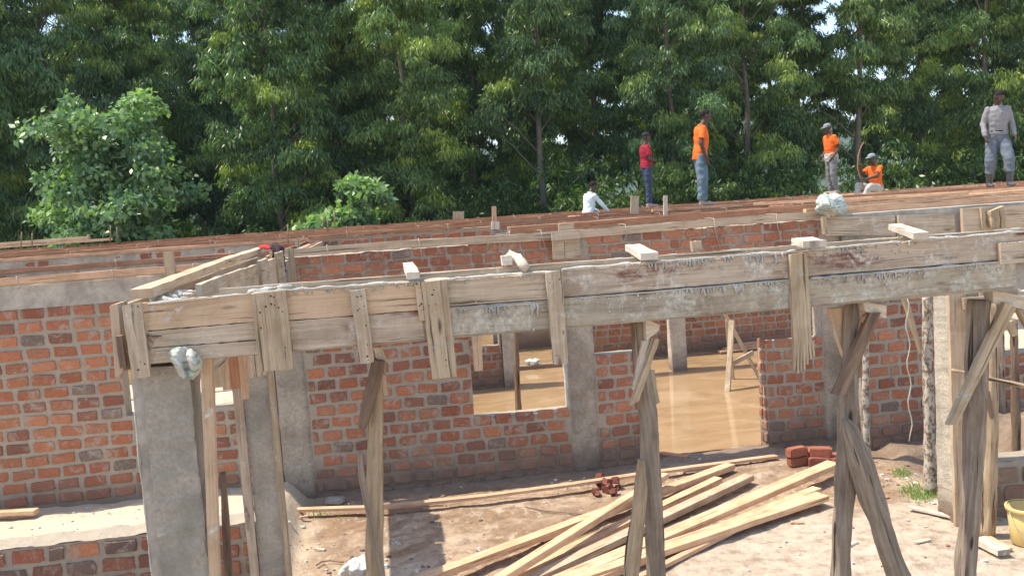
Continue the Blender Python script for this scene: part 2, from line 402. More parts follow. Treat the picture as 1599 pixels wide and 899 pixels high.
for y in ys:
    for x in xs:
        mb.v.append((x, y, gh(x, y)))
        k = ss(-.6, -1.0, x+.12*noise.noise(Vector((x*3, y*3, 0)))) if 6.2 < y < 8.6 else 0
        if x > 6.5: k = max(k, .8*ss(6.5, 7.5, x))
        d = .9*ss(8.12, 8.42, y+.12*noise.noise(Vector((x*2, y*5, 3))))*(1-.8*k) if y < 8.7 else 0
        d = max(d, .85*ss(4.4, 4.9, x)*ss(5.8, 6.6, y)*ss(8.9, 8.4, y)*(1-ss(5.8, 6.2, x)))
        cs = ss(.2, .5, noise.noise(Vector((x*.9+3, y*1.3, 8))))*ss(7.4, 6.6, y)*ss(-.8, -.3, x)
        cs = max(cs, .8*ss(6.9, 6.4, y)*ss(1.0, 2.2, x))
        mb.c.append((k, d, cs))
for j in range(len(ys)-1):
    for i in range(nx-1):
        mb.f.append([j*nx+i, j*nx+i+1, (j+1)*nx+i+1, (j+1)*nx+i]); mb.m.append(0); mb.sm.append(True); mb.u += [(0, 0)]*4
g = mb.build('ground', 'ground', cols=True); tag(g, 'bare sandy building yard with damp patches', kind='structure')

mb = MB(); mb.add([(-5.9, 8.7, .004), (7.5, 8.7, .004), (7.5, 24.4, .004), (-5.9, 24.4, .004)], [(0, 1, 2, 3)])
tag(mb.build('water', 'water'), 'shallow muddy brown water on the room floors', kind='structure')

mb = MB()
for (y0, amp, base, sd_) in ((420, 34, 20, 1), (650, 60, 34, 5)):
    n = 90; b = len(mb.v)
    for i in range(n+1):
        x = -700+1900*i/n; z = base+amp*(.5+.8*noise.noise(Vector((i*.09, sd_, 0))))+4*noise.noise(Vector((i*.6, sd_, 2)))
        mb.v += [(x, y0, -12), (x, y0+90, z*.6), (x, y0+190, z), (x, y0+500, -12)]; mb.c += [(1, 1, 1)]*4
    for i in range(n):
        for k in range(3):
            mb.f.append([b+i*4+k, b+(i+1)*4+k, b+(i+1)*4+k+1, b+i*4+k+1]); mb.m.append(0); mb.sm.append(True); mb.u += [(0, 0)]*4
tag(mb.build('hills', 'hill'), 'blue wooded hills far beyond the grove', kind='structure')

# the air: pale even haze round the whole scene
bm = bmesh.new(); bmesh.ops.create_cube(bm, size=1); me = bpy.data.meshes.new('haze')
for v in bm.verts: v.co = Vector((v.co.x*2400, v.co.y*2400+400, v.co.z*200+70))
bm.to_mesh(me); bm.free(); hz = bpy.data.objects.new('haze', me); COL.objects.link(hz); tag(hz, 'thin pale haze of the air over the valley', kind='stuff')
hm = bpy.data.materials.new('haze'); hm.use_nodes = True; hm.node_tree.nodes.clear()
pv = hm.node_tree.nodes.new('ShaderNodeVolumePrincipled'); pv.inputs['Density'].default_value = .0003; pv.inputs['Color'].default_value = (.75, .85, 1, 1)
ho = hm.node_tree.nodes.new('ShaderNodeOutputMaterial'); hm.node_tree.links.new(pv.outputs[0], ho.inputs['Volume']); me.materials.append(hm)

# ------------------------------------------------------------------ brick walls
PAL = [(.42, .14, .07), (.47, .165, .08), (.38, .12, .06), (.33, .105, .06), (.44, .17, .095), (.28, .10, .065), (.50, .19, .095), (.40, .135, .07), (.24, .095, .065)]
PALU = [(.42, .145, .075), (.46, .17, .09), (.38, .125, .065), (.44, .19, .11), (.48, .19, .10), (.33, .105, .06)]
def brick_face(mb, fn, s0, s1, z0, z1, openings, course, unit, rng, pal, dep=.014, skip=(), gap=.034, off=.0):
    """bricks proud of the mortar; fn(s, d, z) gives world points, d = distance out of the face"""
    nz = int(round((z1-z0)/course)); r = 0
    for j in range(nz):
        za = z0+j*course+gap*.42; zb = z0+(j+1)*course-gap*.5; zm = (za+zb)/2
        s = s0-unit*(rng.random()*.15+(.5 if j % 2 else 0)) + off
        while s < s1:
            u = unit*rng.uniform(.93, 1.06)
            if rng.random() < .06: u *= .55
            a = s+gap/2+rng.uniform(-.003, .004); b = s+u-gap/2+rng.uniform(-.004, .003); s += u
            segs = [(max(a, s0+.008), min(b, s1-.008))]
            for (oa, ob, oz0, oz1) in list(openings)+list(skip):
                if oz0 < zm < oz1:
                    ns = []
                    for (p, q) in segs:
                        if q <= oa or p >= ob: ns.append((p, q)); continue
                        if p < oa: ns.append((p, oa-.008))
                        if q > ob: ns.append((ob+.008, q))
                    segs = ns
            for (p, q) in segs:
                if q-p < .045: continue
                c = pal[rng.randrange(len(pal))]; f = rng.uniform(.8, 1.15); c = tuple(x*f for x in c)
                if rng.random() < .035: c = (.21*f, .155*f, .13*f)
                hw = (q-p)/2; hh = (zb-za)/2; cx = (p+q)/2; sk = rng.uniform(-.006, .006); d = dep*rng.uniform(.5, 1.3)
                ring = []
                N = 14
                for k in range(N):
                    t = 2*math.pi*k/N; ct, st = math.cos(t), math.sin(t)
                    e = .17; x = math.copysign(abs(ct)**e, ct)*hw; z = math.copysign(abs(st)**e, st)*hh
                    ring.append((cx+x+rng.uniform(-.006, .006), zm+z+sk*x/hw+rng.uniform(-.006, .006)))
                vs = [fn(x, -.012, z) for x, z in ring]
                vs += [fn(cx+(x-cx)*.985, d*.8, zm+(z-zm)*.96) for x, z in ring]
                vs += [fn(cx+(x-cx)*.9, d*1.1, zm+(z-zm)*.8) for x, z in ring]
                vs.append(fn(cx, d*1.15+rng.uniform(-.002, .002), zm))
                fs = [(k, (k+1) % N, N+(k+1) % N, N+k) for k in range(N)]
                fs += [(N+k, N+(k+1) % N, 2*N+(k+1) % N, 2*N+k) for k in range(N)]
                fs += [(2*N+k, 2*N+(k+1) % N, 3*N) for k in range(N)]
                mb.add(vs, fs, col=c, mat=1)

def core(mb, fn, s0, s1, z0, z1, thick, openings, top_rough=True, mat=0):
    S_ = sorted(set([s0, s1]+[v for o in openings for v in o[:2] if s0 < v < s1]))
    Z_ = sorted(set([z0, z1]+[v for o in openings for v in o[2:] if z0 < v < z1]))
    solid = {}
    for i in range(len(S_)-1):
        for j in range(len(Z_)-1):
            cs = (S_[i]+S_[i+1])/2; cz = (Z_[j]+Z_[j+1])/2
            solid[i, j] = not any(o[0] < cs < o[1] and o[2] < cz < o[3] for o in openings)
    def strip(pf, a, b, out):                                        # a wobbly rectangle: mortar is never ruled straight
        n = max(1, int(abs(b-a)/.06)); v0 = len(mb.v); rows = []
        for k in range(n+1):
            t = a+(b-a)*k/n; rows.append(t)
        m = 3
        for k, t in enumerate(rows):
            for q in range(m+1):
                d = -thick*q/m
                w_ = 0 if k in (0, n) else .007*noise.noise(Vector((t*9, q*1.7, a*3)))
                mb.v.append(tuple(pf(t, d, w_))); mb.c.append((1, 1, 1))
        for k in range(n):
            for q in range(m):
                a0 = v0+k*(m+1)+q; mb.f.append([a0, a0+1, a0+m+2, a0+m+1]); mb.m.append(mat); mb.sm.append(False); mb.u += [(0, 0)]*4
    for (i, j), sld in solid.items():
        if not sld: continue
        a, b, c, d = S_[i], S_[i+1], Z_[j], Z_[j+1]
        mb.add([fn(a, 0, c), fn(b, 0, c), fn(b, 0, d), fn(a, 0, d)], [(0, 1, 2, 3)], mat=mat)
        mb.add([fn(a, -thick, c), fn(b, -thick, c), fn(b, -thick, d), fn(a, -thick, d)], [(3, 2, 1, 0)], mat=mat)
        if not solid.get((i-1, j)): strip(lambda t, dd, w_: fn(a+w_, dd, t), c, d, -1)
        if not solid.get((i+1, j)): strip(lambda t, dd, w_: fn(b+w_, dd, t), c, d, 1)
        if not solid.get((i, j+1)): strip(lambda t, dd, w_: fn(t, dd, d+w_), a, b, 1)
        if not solid.get((i, j-1)): strip(lambda t, dd, w_: fn(t, dd, c+w_), a, b, -1)

def fx(y): return lambda s, d, z: (s, y-d, z)                        # face looking towards the camera
def fb(y): return lambda s, d, z: (s, y+d, z)                        # back face
def fl(x): return lambda s, d, z: (x-d, s, z)                        # face looking left (-x)
def fr(x): return lambda s, d, z: (x+d, s, z)

def rough_patch(mb, fn, s0, s1, z0, z1, out=.02, amp=.012, step=.022, mat=0, wob=.02):
    """plastered strip with a lumpy surface"""
    ns = max(2, int((s1-s0)/step)); nz = max(2, int((z1-z0)/step)); v0 = len(mb.v)
    for j in range(nz+1):
        z = z0+(z1-z0)*j/nz
        for i in range(ns+1):
            t = i/ns; s = s0+(s1-s0)*t
            edge = min(t, 1-t)*ns
            if edge == 0: s += wob*noise.noise(Vector((s*3, z*6, 2)))
            d = out+amp*noise.fractal(Vector((s*9, z*9, out*100)), 1, 2, 4) if edge > 0 else -.004
            mb.v.append(tuple(fn(s, d, z))); mb.c.append((1, 1, 1))
    for j in range(nz):
        for i in range(ns):
            a = v0+j*(ns+1)+i; mb.f.append([a, a+1, a+ns+2, a+ns+1]); mb.m.append(mat); mb.sm.append(True); mb.u += [(0, 0)]*4

def crust(mb, a, b, w=.03, h=.018, n=None, drip=0.0, dn=(0, -1, 0), mat=0, rough=1.0, dens=1.0):
    """irregular bead of dried cement along an edge with small runs below it"""
    a = Vector(a); b = Vector(b); L = (b-a).length; n = n or int(L/.022)
    pts = []; rr = []
    sd_ = rnd.random()*50
    for i in range(n+1):
        t = i/n; k = noise.noise(Vector((t*L*7, sd_, 0))); k2 = noise.noise(Vector((t*L*23, sd_, 5)))
        pts.append(a.lerp(b, t)+Vector((0, .003*k2, .002*k+.002*k2))); rr.append(max(.0025, h*(.55+.7*k*rough+.5*k2*rough)))
    v0 = len(mb.v); mb.tube(pts, rr, 7, .3, mat)
    if drip:
        for _ in range(int(L*dens*45)):
            t = rnd.random(); kk = noise.noise(Vector((t*L*2.3, sd_, 9)))
            if kk < -.05: continue
            p = a.lerp(b, t); l = drip*rnd.uniform(.15, 1)*(.5+kk*1.6); 
            q0 = p+Vector((0, 0, .002))+Vector(dn)*.002
            st = [q0+Vector((rnd.uniform(-.004, .004), 0, 0))-Vector((0, 0, l*k/3)) for k in range(4)]
            if l > .006: mb.tube(st, [rnd.uniform(.003, .006)]*3+[rnd.uniform(.003, .007)], 5, .3, mat)
        for _ in range(int(L*dens*60)):
            t = rnd.random(); p = a.lerp(b, t)+Vector(dn)*.001-Vector((0, 0, abs(rnd.gauss(0, drip*.8))))
            mb.blob(p, rnd.uniform(.002, .006), (1.2, .7, 1), .4, mat, 5, 3)

YM = 8.5
def wires(parent, pts, y, drop, name='binding_wire'):
    for (x, zt) in pts:
        m_ = MB(); l = drop*rnd.uniform(.6, 1.3)
        m_.tube([(x, y-.012, zt+.02), (x+.01, y-.014, zt-l*.4), (x+rnd.uniform(-.02, .05), y-.012, zt-l)], .0032, 5)
        m_.tube([(x, y-.012, zt+.012), (x, y+.1, zt+.02), (x, y+.24, zt+.012)], .003, 5)
        m_.build(name, 'wire', parent)

# --- main front wall
wall = thing('brick_wall', 'long front brick wall holding the square window and the wide doorway', 'brick wall', (1.7, YM, 0))
OPM = [(.76, 1.70, .62, 1.66), (1.98, 2.53, 1.13, 1.70), (2.53, 3.75, -.5, 1.70), (3.75, 4.36, 1.10, 1.70)]
mb = MB(); core(mb, fx(YM), -1.07, 4.58, -.3, 2.30, .2, OPM, mat=0)
sk = [(-1.09, -.78, -1, 3), (1.70, 1.99, -1, 1.72), (4.36, 4.6, -1, 3), (-2, 5, 1.70, 1.93)]
brick_face(mb, fx(YM), -.8, 2.53, -.06, 1.68, OPM, .121, .208, random.Random(3), PAL, skip=sk)
brick_face(mb, fx(YM), 3.75, 4.37, -.06, 1.68, OPM, .121, .205, random.Random(9), PALU, skip=sk)
brick_face(mb, fx(YM), -.95, 4.45, 1.93, 2.31, [], .096, .205, random.Random(5), PALU, skip=[(4.42, 5, 0, 3)], gap=.02)
brick_face(mb, lambda s, d, z: (3.75-d, s, z), YM+.01, YM+.19, -.06, 1.10, [], .121, .2, random.Random(8), PALU, skip=[])
mb.build('wall_body', ['mortar', 'brick'], wall, cols=True)
for (a, b, z0, z1, nm) in ((-1.07, -.79, -.2, 2.30, 'column'), (1.71, 1.98, -.2, 2.32, 'column'), (4.37, 4.58, -.2, 2.30, 'column')):
    m_ = MB(); rough_patch(m_, fx(YM), a, b, z0, z1, .022, .016); m_.build(nm, 'render', wall)
m_ = MB(); rough_patch(m_, fx(YM), -1.0, 4.5, 1.69, 1.93, .015, .006); m_.box(-.9, 4.4, YM+.002, YM+.198, 1.655, 1.699, 0); m_.build('lintel', 'conc', wall)
m_ = MB()                                                            # pale sunlit mortar round the window reveal
crust(m_, (1.695, YM+.0, .62), (1.695, YM+.0, 1.66), h=.012); crust(m_, (.76, YM-.0, .62), (1.70, YM-.0, .62), h=.010)
rough_patch(m_, fl(1.70), YM+.003, YM+.195, .625, 1.65, .006, .006, .03)
m_.build('window_reveal', 'cement', wall)
m_ = MB(); rough_patch(m_, lambda s, d, z: (s, YM+.1+z, .62+d), .77, 1.69, -.095, .095, .006, .006, .03); m_.build('window_sill', 'mortar', wall)
m_ = MB(); m_.bar((-1.02, YM-.014, 2.345), (4.42, YM-.014, 2.345), .028, .072, n=40, jit=.002, bow=lambda t: Vector((0, 0, .012*math.sin(t*9))))
m_.build('batten', 'fresh' if False else 'pale', wall)
m_ = MB(); m_.bar((-1.02, YM+.215, 2.32), (4.42, YM+.215, 2.32), .028, .06, n=30, jit=.002); m_.build('batten', 'tan', wall)
m_ = MB(); rough_patch(m_, lambda s, d, z: (s, YM+.1+z, 2.30+d), -1.0, 4.4, -.09, .09, .004, .012, .03); m_.build('mortar_bed', 'mortar', wall)
wires(wall, [(-.5, 2.38), (.35, 2.38), (1.52, 2.38), (2.35, 2.38), (3.25, 2.38), (3.9, 2.38)], YM-.028, .22)

# --- left wall
wl = thing('brick_wall', 'left brick wall with a grey concrete band on top and a small opening', 'brick wall', (-3, YM, 0))
OPL = [(-2.42, -1.46, .97, 1.75)]
mb = MB(); core(mb, fx(YM), -6.5, -1.08, -.1, 2.02, .2, OPL)
brick_face(mb, fx(YM), -6.5, -1.09, .22, 2.03, OPL, .121, .228, random.Random(21), PAL)
mb.build('wall_body', ['mortar', 'brick'], wl, cols=True)
m_ = MB(); rough_patch(m_, fx(YM), -6.5, -1.1, 2.02, 2.25, .012, .004, .05); rough_patch(m_, lambda s, d, z: (s, YM+.1+z, 2.25+d), -6.5, -1.1, -.11, .11, .004, .01, .05)
m_.build('ring_beam', 'ring', wl)
m_ = MB(); m_.bar((-6.5, YM-.03, 2.265), (-1.15, YM-.03, 2.285), .03, .06, n=20, jit=.002); m_.build('batten', 'pink', wl)
m_ = MB(); m_.bar((-6.5, YM+.24, 2.25), (-1.15, YM+.24, 2.26), .03, .05, n=20, jit=.002); m_.build('batten', 'red', wl)
m_ = MB(); crust(m_, (-6.5, YM-.012, 2.21), (-1.3, YM-.012, 2.235), h=.006, rough=2.2); crust(m_, (-6.5, YM+.10, 2.27), (-1.2, YM+.10, 2.28), h=.022); m_.build('cement_crust', 'cement', wl)
wires(wl, [(-3.9, 2.30), (-3.2, 2.30), (-2.4, 2.30), (-1.7, 2.30)], YM-.04, .12)
m_ = MB(); m_.bar((-1.9, YM-.05, 2.14), (-1.9, YM-.05, 2.44), .09, .02, up=(0, 1, 0)); m_.build('cleat', 'cleat', wl)
# boards standing inside the left room, seen through the opening
for i in range(4):
    m_ = MB(); z = .62+.13*i; m_.bar((-2.9, 9.0+.16*i, z), (-1.2, 8.98+.16*i, z+.01), .03, .20, up=(0, .8, .6), n=3, jit=.002)
    o = m_.build('stacked_board', 'bleach'); rebase(o, (-2.05, 9.0+.16*i, z-.07))
    tag(o, ('lowest', 'second lowest', 'third', 'topmost')[i]+' pale board of the sloping stack behind the left wall opening', 'board', 'pale boards inside the left room')

# --- right wall
YR = 8.2
wr = thing('brick_wall', 'right brick wall behind the mottled pole, stepping down to a low part', 'brick wall', (6, YR, 0))
mb = MB(); OPR = [(6.15, 9.6, .82, 3)]
core(mb, fx(YR), 4.60, 9.6, -.4, 1.98, .2, OPR); brick_face(mb, fx(YR), 4.60, 9.6, -.14, 1.98, OPR, .121, .212, random.Random(31), PAL)
mb.build('wall_body', ['mortar', 'brick'], wr, cols=True)
# formwork of the ring beam that continues to the right of the main wall
fr_ = thing('beam_formwork', 'pale weathered formwork beam right of the brick wall top, behind the front beam', 'beam formwork', (5.2, YM, 2.05))
for (q, mt) in ((((1290, 339), (1397, 337), (1399, 368), (1292, 368)), 'cleat'), (((1403, 336), (1490, 334), (1493, 371), (1404, 371)), 'cleat')):
    m_ = MB(); m_.face(q, 8.42, .03); m_.build('side_board', 'grey', fr_)
m_ = MB(); m_.face(((1503, 325), (1640, 318), (1642, 372), (1505, 376)), 8.36, .04); m_.build('side_board', 'pale', fr_)
m_ = MB(); m_.face(((1532, 325), (1537, 325), (1540, 357), (1534, 357)), 8.33, .03, vert=True); m_.build('cleat', 'cleat', fr_)
m_ = MB(); m_.face(((1547, 330), (1568, 321), (1571, 356), (1550, 356)), 8.28, .06, vert=True, jit=.004); m_.build('cleat', 'split', fr_)
m_ = MB(); m_.face(((1284, 338), (1290, 338), (1296, 366), (1287, 366)), 8.36, .05, vert=True); m_.build('cleat', 'cleat', fr_)
m_ = MB(); m_.box(4.6, 8.6, 8.48, 8.70, 2.05, 2.34); m_.build('concrete_fill', 'ring', fr_)
m_ = MB(); m_.box(4.6, 8.6, 8.71, 8.74, 2.02, 2.40, n=12, jit=.003); m_.build('side_board', 'pink', fr_)

# --- low veranda walls (Y = 6.2)
YL = 6.2
lw = thing('low_wall', 'low brick foundation wall at lower left behind the concrete columns', 'low wall', (-2.5, YL, 0))
mb = MB(); core(mb, fx(YL), -4.2, -.97, -.5, .61, .22, []); brick_face(mb, fx(YL), -4.2, -.97, -.48, .605, [], .121, .232, random.Random(41), PAL+[(.15, .1, .09)])
mb.build('wall_body', ['mortar', 'brick'], lw, cols=True)
m_ = MB(); rough_patch(m_, lambda s, d, z: (s, YL+.11+z, .61+d), -4.2, -.97, -.12, .12, .004, .014, .03); m_.build('mortar_bed', 'mortar', lw)
lw2 = thing('low_wall', 'low block wall at far right behind the yellow bucket', 'low wall', (5.6, YL, 0))
mb = MB(); core(mb, fx(YL), 4.50, 7.5, -.5, .42, .22, []); brick_face(mb, fx(YL), 4.50, 7.5, -.36, .40, [], .15, .3, random.Random(43), [(.22, .15, .12), (.25, .17, .12), (.2, .16, .13), (.3, .14, .09)])
mb.build('wall_body', ['mortar', 'brick'], lw2, cols=True)

# --- inner walls
def inner(label, y, x0, x1, ztop=2.3, openings=(), full=True, seed=1, up=0, rng_top=(), battens=('red', 'pink'), crustc=False, conc=None, z0=-.3):  # dark red battens put the shade of their faces into the colour
    t = thing('brick_wall', label, 'brick wall', ((x0+x1)/2, y, 0)); mb = MB()
    core(mb, fx(y), x0, x1, z0, ztop, .2, list(openings)); bz = z0+.1 if full else ztop-.49
    brick_face(mb, fx(y), x0, x1, bz, ztop, list(openings), .121, .215, random.Random(seed), PAL if not up else PALU)
    mb.build('wall_body', ['mortar', 'brick'], t, cols=True)
    if crustc:
        m_ = MB(); crust(m_, (x0, y+.02, ztop+.012), (x1, y+.02, ztop+.012), h=.03, n=int((x1-x0)*14)); m_.build('cement_crust', 'cement', t)
    if conc:
        m_ = MB(); rough_patch(m_, fx(y), conc[0], conc[1], ztop-.28, ztop, .016, .005, .06); m_.build('ring_beam', 'ring', t)
    for k, yy in enumerate((y-.03, y+.23)):
        m_ = MB(); m_.bar((x0, yy, ztop+.02-.03*k), (x1, yy, ztop+.03-.03*k), .03, .045, n=int((x1-x0)*3), jit=.003); m_.build('batten', battens[k] if k == 0 or seed % 2 else 'red', t)
    m_ = MB(); rough_patch(m_, lambda s, d, z: (s, y+.1+z, ztop+d), x0, x1, -.09, .09, .004, .012, .08); m_.build('mortar_bed', 'cement' if crustc else 'mortar', t)
    n = int((x1-x0)/1.1)
    wires(t, [(x0+(i+.5+rnd.uniform(-.2, .2))*(x1-x0)/n, ztop+.06) for i in range(n)], y-.045, .12)
    return t
w13 = inner('brick wall across the middle of the front room, seen through the square window', 12.9, -1.0, 1.62, 2.37, [(1.22, 1.60, .62, 1.5)], seed=51)
m_ = MB(); m_.box(1.63, 1.84, 12.84, 13.06, -.2, 2.26, n=2, jit=.004); m_.build('column', 'conc', w13)
m_ = MB(); rough_patch(m_, fx(12.93), 1.19, 1.62, .58, .62, .03, .006, .02); crust(m_, (1.60, 12.9, .62), (1.60, 12.9, 1.5), h=.016); m_.build('window_reveal', 'cement', w13)
w142 = inner('long dim brick wall at the back of the front room beyond the doorway', 14.25, 2.95, 7.4, 2.30, seed=52)
w10 = inner('low ridge of brick wall with grey concrete top behind the left wall', 10.6, -6.5, -1.1, 2.27, [(-6.4, -1.2, -1, 1.7)], False, seed=53, conc=(-6.5, -1.1), battens=('red', 'pink'), crustc=True)
w14l = inner('brick wall top with grey concrete band far behind the left wall', 14.6, -9, 1.5, 2.31, [(-8.8, 1.3, -1, 1.75)], False, seed=54, conc=(-9, -1.6), battens=('pink', 'red'), crustc=True)
w17 = inner('brick wall beyond the middle room, under the feet of the man in the wide jeans', 16.2, -7, 12.5, 2.33, [(-6, 1.9, -1, 1.7), (3.05, 3.45, .3, 1.6)], False, seed=55, up=1)
w20 = inner('brick wall far back under the man in the red shirt', 20.2, -12, 14.5, 2.33, [(-11, 14, -1, 1.7)], False, seed=56, up=1)
w24 = inner('farthest brick wall of the building, in front of the trees', 24.4, -17, 20, 2.33, [(-16, 19, -1, 1.7)], False, seed=57, up=1)
# ring beam over the room at Y = 13 and its column
rb = thing('ring_beam', 'concrete ring beam crossing the flooded front room on one slim column', 'beam', (4.3, 13, 0))
m_ = MB(); m_.box(1.86, 7.3, 12.9, 13.1, 1.98, 2.28, n=20, jit=.004); m_.build('beam_body', 'ring', rb)
m_ = MB(); m_.slab([(4.2, 12.86, -.1), (4.42, 12.86, -.1), (4.42, 13.08, -.1), (4.2, 13.08, -.1)], [(4.2, 12.86, 1.98), (4.42, 12.86, 1.98), (4.42, 13.08, 1.98), (4.2, 13.08, 1.98)], 20, .003); m_.build('column', 'conc', rb)
for yy, mt in ((12.87, 'red'), (13.13, 'pink')):  # front batten darker: shaded face put into its timber colour
    m_ = MB(); m_.bar((1.86, yy, 2.30), (7.3, yy, 2.32), .03, .08, n=14, jit=.002); m_.build('batten', mt, rb)
kb = MB(); kb.box(1.86, 2.93, 14.1, 14.25, -.1, .07, n=6, jit=.004); tag(rebase(kb.build('threshold', 'conc'), (2.4, 14.1, 0)), 'low concrete threshold between two flooded rooms seen through the window', 'threshold')
# cross walls (only their tops show)
def crossw(label, x, y0, y1, z0=1.75, seed=1, mt=('pink', 'pale'), zt=2.30):
    t = thing('brick_wall', label, 'brick wall', (x, (y0+y1)/2, z0)); mb = MB()
    core(mb, fl(x), y0, y1, z0, zt, .2, []); brick_face(mb, fl(x), y0, y1, z0, zt, [], .121, .215, random.Random(seed), PALU)
    brick_face(mb, lambda s, d, z: (x+.2+d, s, z), y0, y1, z0, zt, [], .121, .215, random.Random(seed+1), PALU)
    mb.build('wall_body', ['mortar', 'brick'], t, cols=True)
    for k, xx in enumerate((x-.03, x+.23)):
        m_ = MB(); m_.bar((xx, y0, zt), (xx, y1, zt), .03, .05, n=8, jit=.003); m_.build('batten', mt[k], t)
crossw('cross wall top running away behind the corner with the dark cloth', -1.05, 8.74, 14.2, seed=61)
crossw('cross wall top running away right of the man in the wide jeans', 7.35, 14.5, 20.1, seed=63)
crossw('cross wall top running away beside the man in the red shirt', 4.3, 16.5, 24.3, seed=65)
crossw('cross wall top at the right under the man in grey', 10.3, 10.5, 20.1, seed=67, zt=2.33)
crossw('cross wall top at the right under the two men with caps', 13.2, 16.4, 24.3, seed=69, zt=2.33)

# ------------------------------------------------------------------ concrete columns at the front
def column(label, x0, x1, y0, y1, z0, z1, strip=None, mt='colconc', rough=.004):
    t = thing('concrete_column', label, 'column', ((x0+x1)/2, (y0+y1)/2, z0)); m_ = MB()
    n = int((z1-z0)/.04)
    m_.slab([(x0, y0, z0), (x1, y0, z0), (x1, y1, z0), (x0, y1, z0)], [(x0, y0, z1), (x1, y0, z1), (x1, y1, z1), (x0, y1, z1)], n, rough)
    m_.build('column_body', mt, t)
    return t
xa, xb, xc = -1.075, -1.02, -.835
c1 = column('big front concrete column under the left end of the formwork beam', xc-.19, xc, 3.86, 4.08, -.6, 2.08)
m_ = MB(); m_.slab([(xa, 3.90, -.6), (xc-.188, 3.90, -.6), (xc-.188, 4.1, -.6), (xa, 4.1, -.6)], [(xa, 3.90, 2.06), (xc-.188, 3.90, 2.06), (xc-.188, 4.1, 2.06), (xa, 4.1, 2.06)], 60, .002); m_.build('column_rib', 'ring', c1)
m_ = MB(); crust(m_, (xa-.001, 3.90, 0.2), (xa-.001, 3.90, 1.9), h=.006, n=170, rough=1.6); crust(m_, (xc+.0, 3.865, .2), (xc+.0, 3.865, 1.6), h=.005, n=130, rough=2); m_.build('cement_crust', 'cement', c1)
c2 = column('second concrete column, behind the big one, with mottled grey patches', -.97, -.80, 6.0, 6.18, -.4, 2.0, rough=.004)
m_ = MB(); m_.bar((-.785, 6.02, -.3), (-.785, 6.02, 1.72), .03, .10, up=(0, 1, 0)); m_.build('form_board', 'cleat', c2)
m_ = MB(); m_.bar((-.995, 6.0, -.3), (-.995, 6.0, 1.9), .04, .05, up=(0, 1, 0), n=16, jit=.003); m_.build('form_board', 'bark', c2)
m_ = MB(); m_.face(((383, 552), (396, 550), (400, 588), (388, 590)), 5.9, .02, vert=True); m_.face(((398, 550), (412, 549), (416, 585), (402, 588)), 5.9, .02, vert=True); m_.build('cleat', 'pale', c2)
c3 = column('pale concrete column at right behind the leaning timber prop', 4.20, 4.46, 6.15, 6.38, -.4, 2.1)
m_ = MB(); m_.bar((4.235, 6.12, -.2), (4.215, 6.12, 1.9), .14, .03, up=(0, 1, 0), n=20, jit=.003); m_.build('form_board', 'pale', c3)
m_ = MB(); m_.bar((4.42, 6.11, .6), (4.40, 6.11, 1.95), .02, .03, up=(0, 1, 0)); m_.build('form_board', 'pale', c3)
m_ = MB(); m_.face(((1505, 465), (1547, 462), (1549, 480), (1507, 483)), 6.05, .03); m_.build('cleat', 'cleat', c3)

# ------------------------------------------------------------------ front formwork beam (Y = 3.8)
YF = 3.80
fb_ = thing('beam_formwork', 'long cement-splashed formwork beam crossing the whole front of the picture', 'beam formwork', (1, YF, 2.08))
def ob(q, mt, Y=YF, t=.025, nm='side_board', jit=.0016, n=24): m_ = MB(); m_.face(q, Y, t, n=n, jit=jit); return m_.build(nm, mt, fb_)
ob(((221, 473), (392, 457), (397, 502), (228, 516)), 'tan'); ob(((228, 517.5), (397, 503.5), (402, 530), (230, 543)), 'grey'); ob(((230, 544.5), (402, 531.5), (404, 552), (233, 567)), 'grey')
ob(((436, 456), (655, 441), (658, 484), (450, 500)), 'tan'); ob(((448, 501.5), (657, 485.5), (663, 528), (458, 547)), 'greyred')
ob(((655, 441), (860, 427), (863, 466), (658, 481)), 'grey', YF+.002); ob(((657, 483), (863, 468), (868, 512), (662, 527)), 'cemb', YF+.002)
ob(((858, 425), (1240, 394), (1241, 433), (861, 465.5)), 'greyred'); ob(((860, 467.5), (1241, 435), (1243, 480), (868, 510)), 'cemb')
ob(((1238, 394), (1625, 360), (1627, 400), (1240, 432.5)), 'greyred', YF+.001); ob(((1240, 435.5), (1585, 405), (1588, 446), (1243, 479)), 'cemb', YF+.001)
ob(((1563, 380), (1630, 375), (1632, 408), (1564, 412)), 'grey', YF-.03)
MT['nail'] = m_plain('rusty_nail', (.05, .035, .03), .3, 30, .6)
def cl(q, mt='cleat', Y=YF-.027, t=.025, jit=.0018, n=10):
    m_ = MB(); m_.face(q, Y, t, n, jit, vert=True)
    for k in range(rnd.randint(7, 12)):
        u_, v_ = rnd.uniform(.15, .85), rnd.choice((rnd.uniform(.04, .3), rnd.uniform(.35, .97)))
        x = (q[0][0]*(1-u_)+q[1][0]*u_)*(1-v_)+(q[3][0]*(1-u_)+q[2][0]*u_)*v_; y = (q[0][1]*(1-u_)+q[1][1]*u_)*(1-v_)+(q[3][1]*(1-u_)+q[2][1]*u_)*v_
        m_.blob(aY(x, y, Y), rnd.uniform(.0022, .0045), (1, .4, 1), .2, 1, 6, 4)
    return m_.build('cleat', [mt, 'nail'], fb_)
cl(((391, 459), (446, 453), (458, 575), (406, 581)), 'cleat', t=.025)
cl(((190, 477), (220, 472), (235, 587), (206, 592)), 'grey', n=6); cl(((545, 454), (570, 451), (584, 565), (564, 568)), 'grey')
cl(((657, 441), (698, 436), (714, 588), (675, 592)), 'cleat'); cl(((648, 441), (656, 440), (664, 500), (655, 502)), 'pale', YF-.02, .02)
cl(((852, 426), (877, 422), (887, 567), (865, 569)), 'grey')
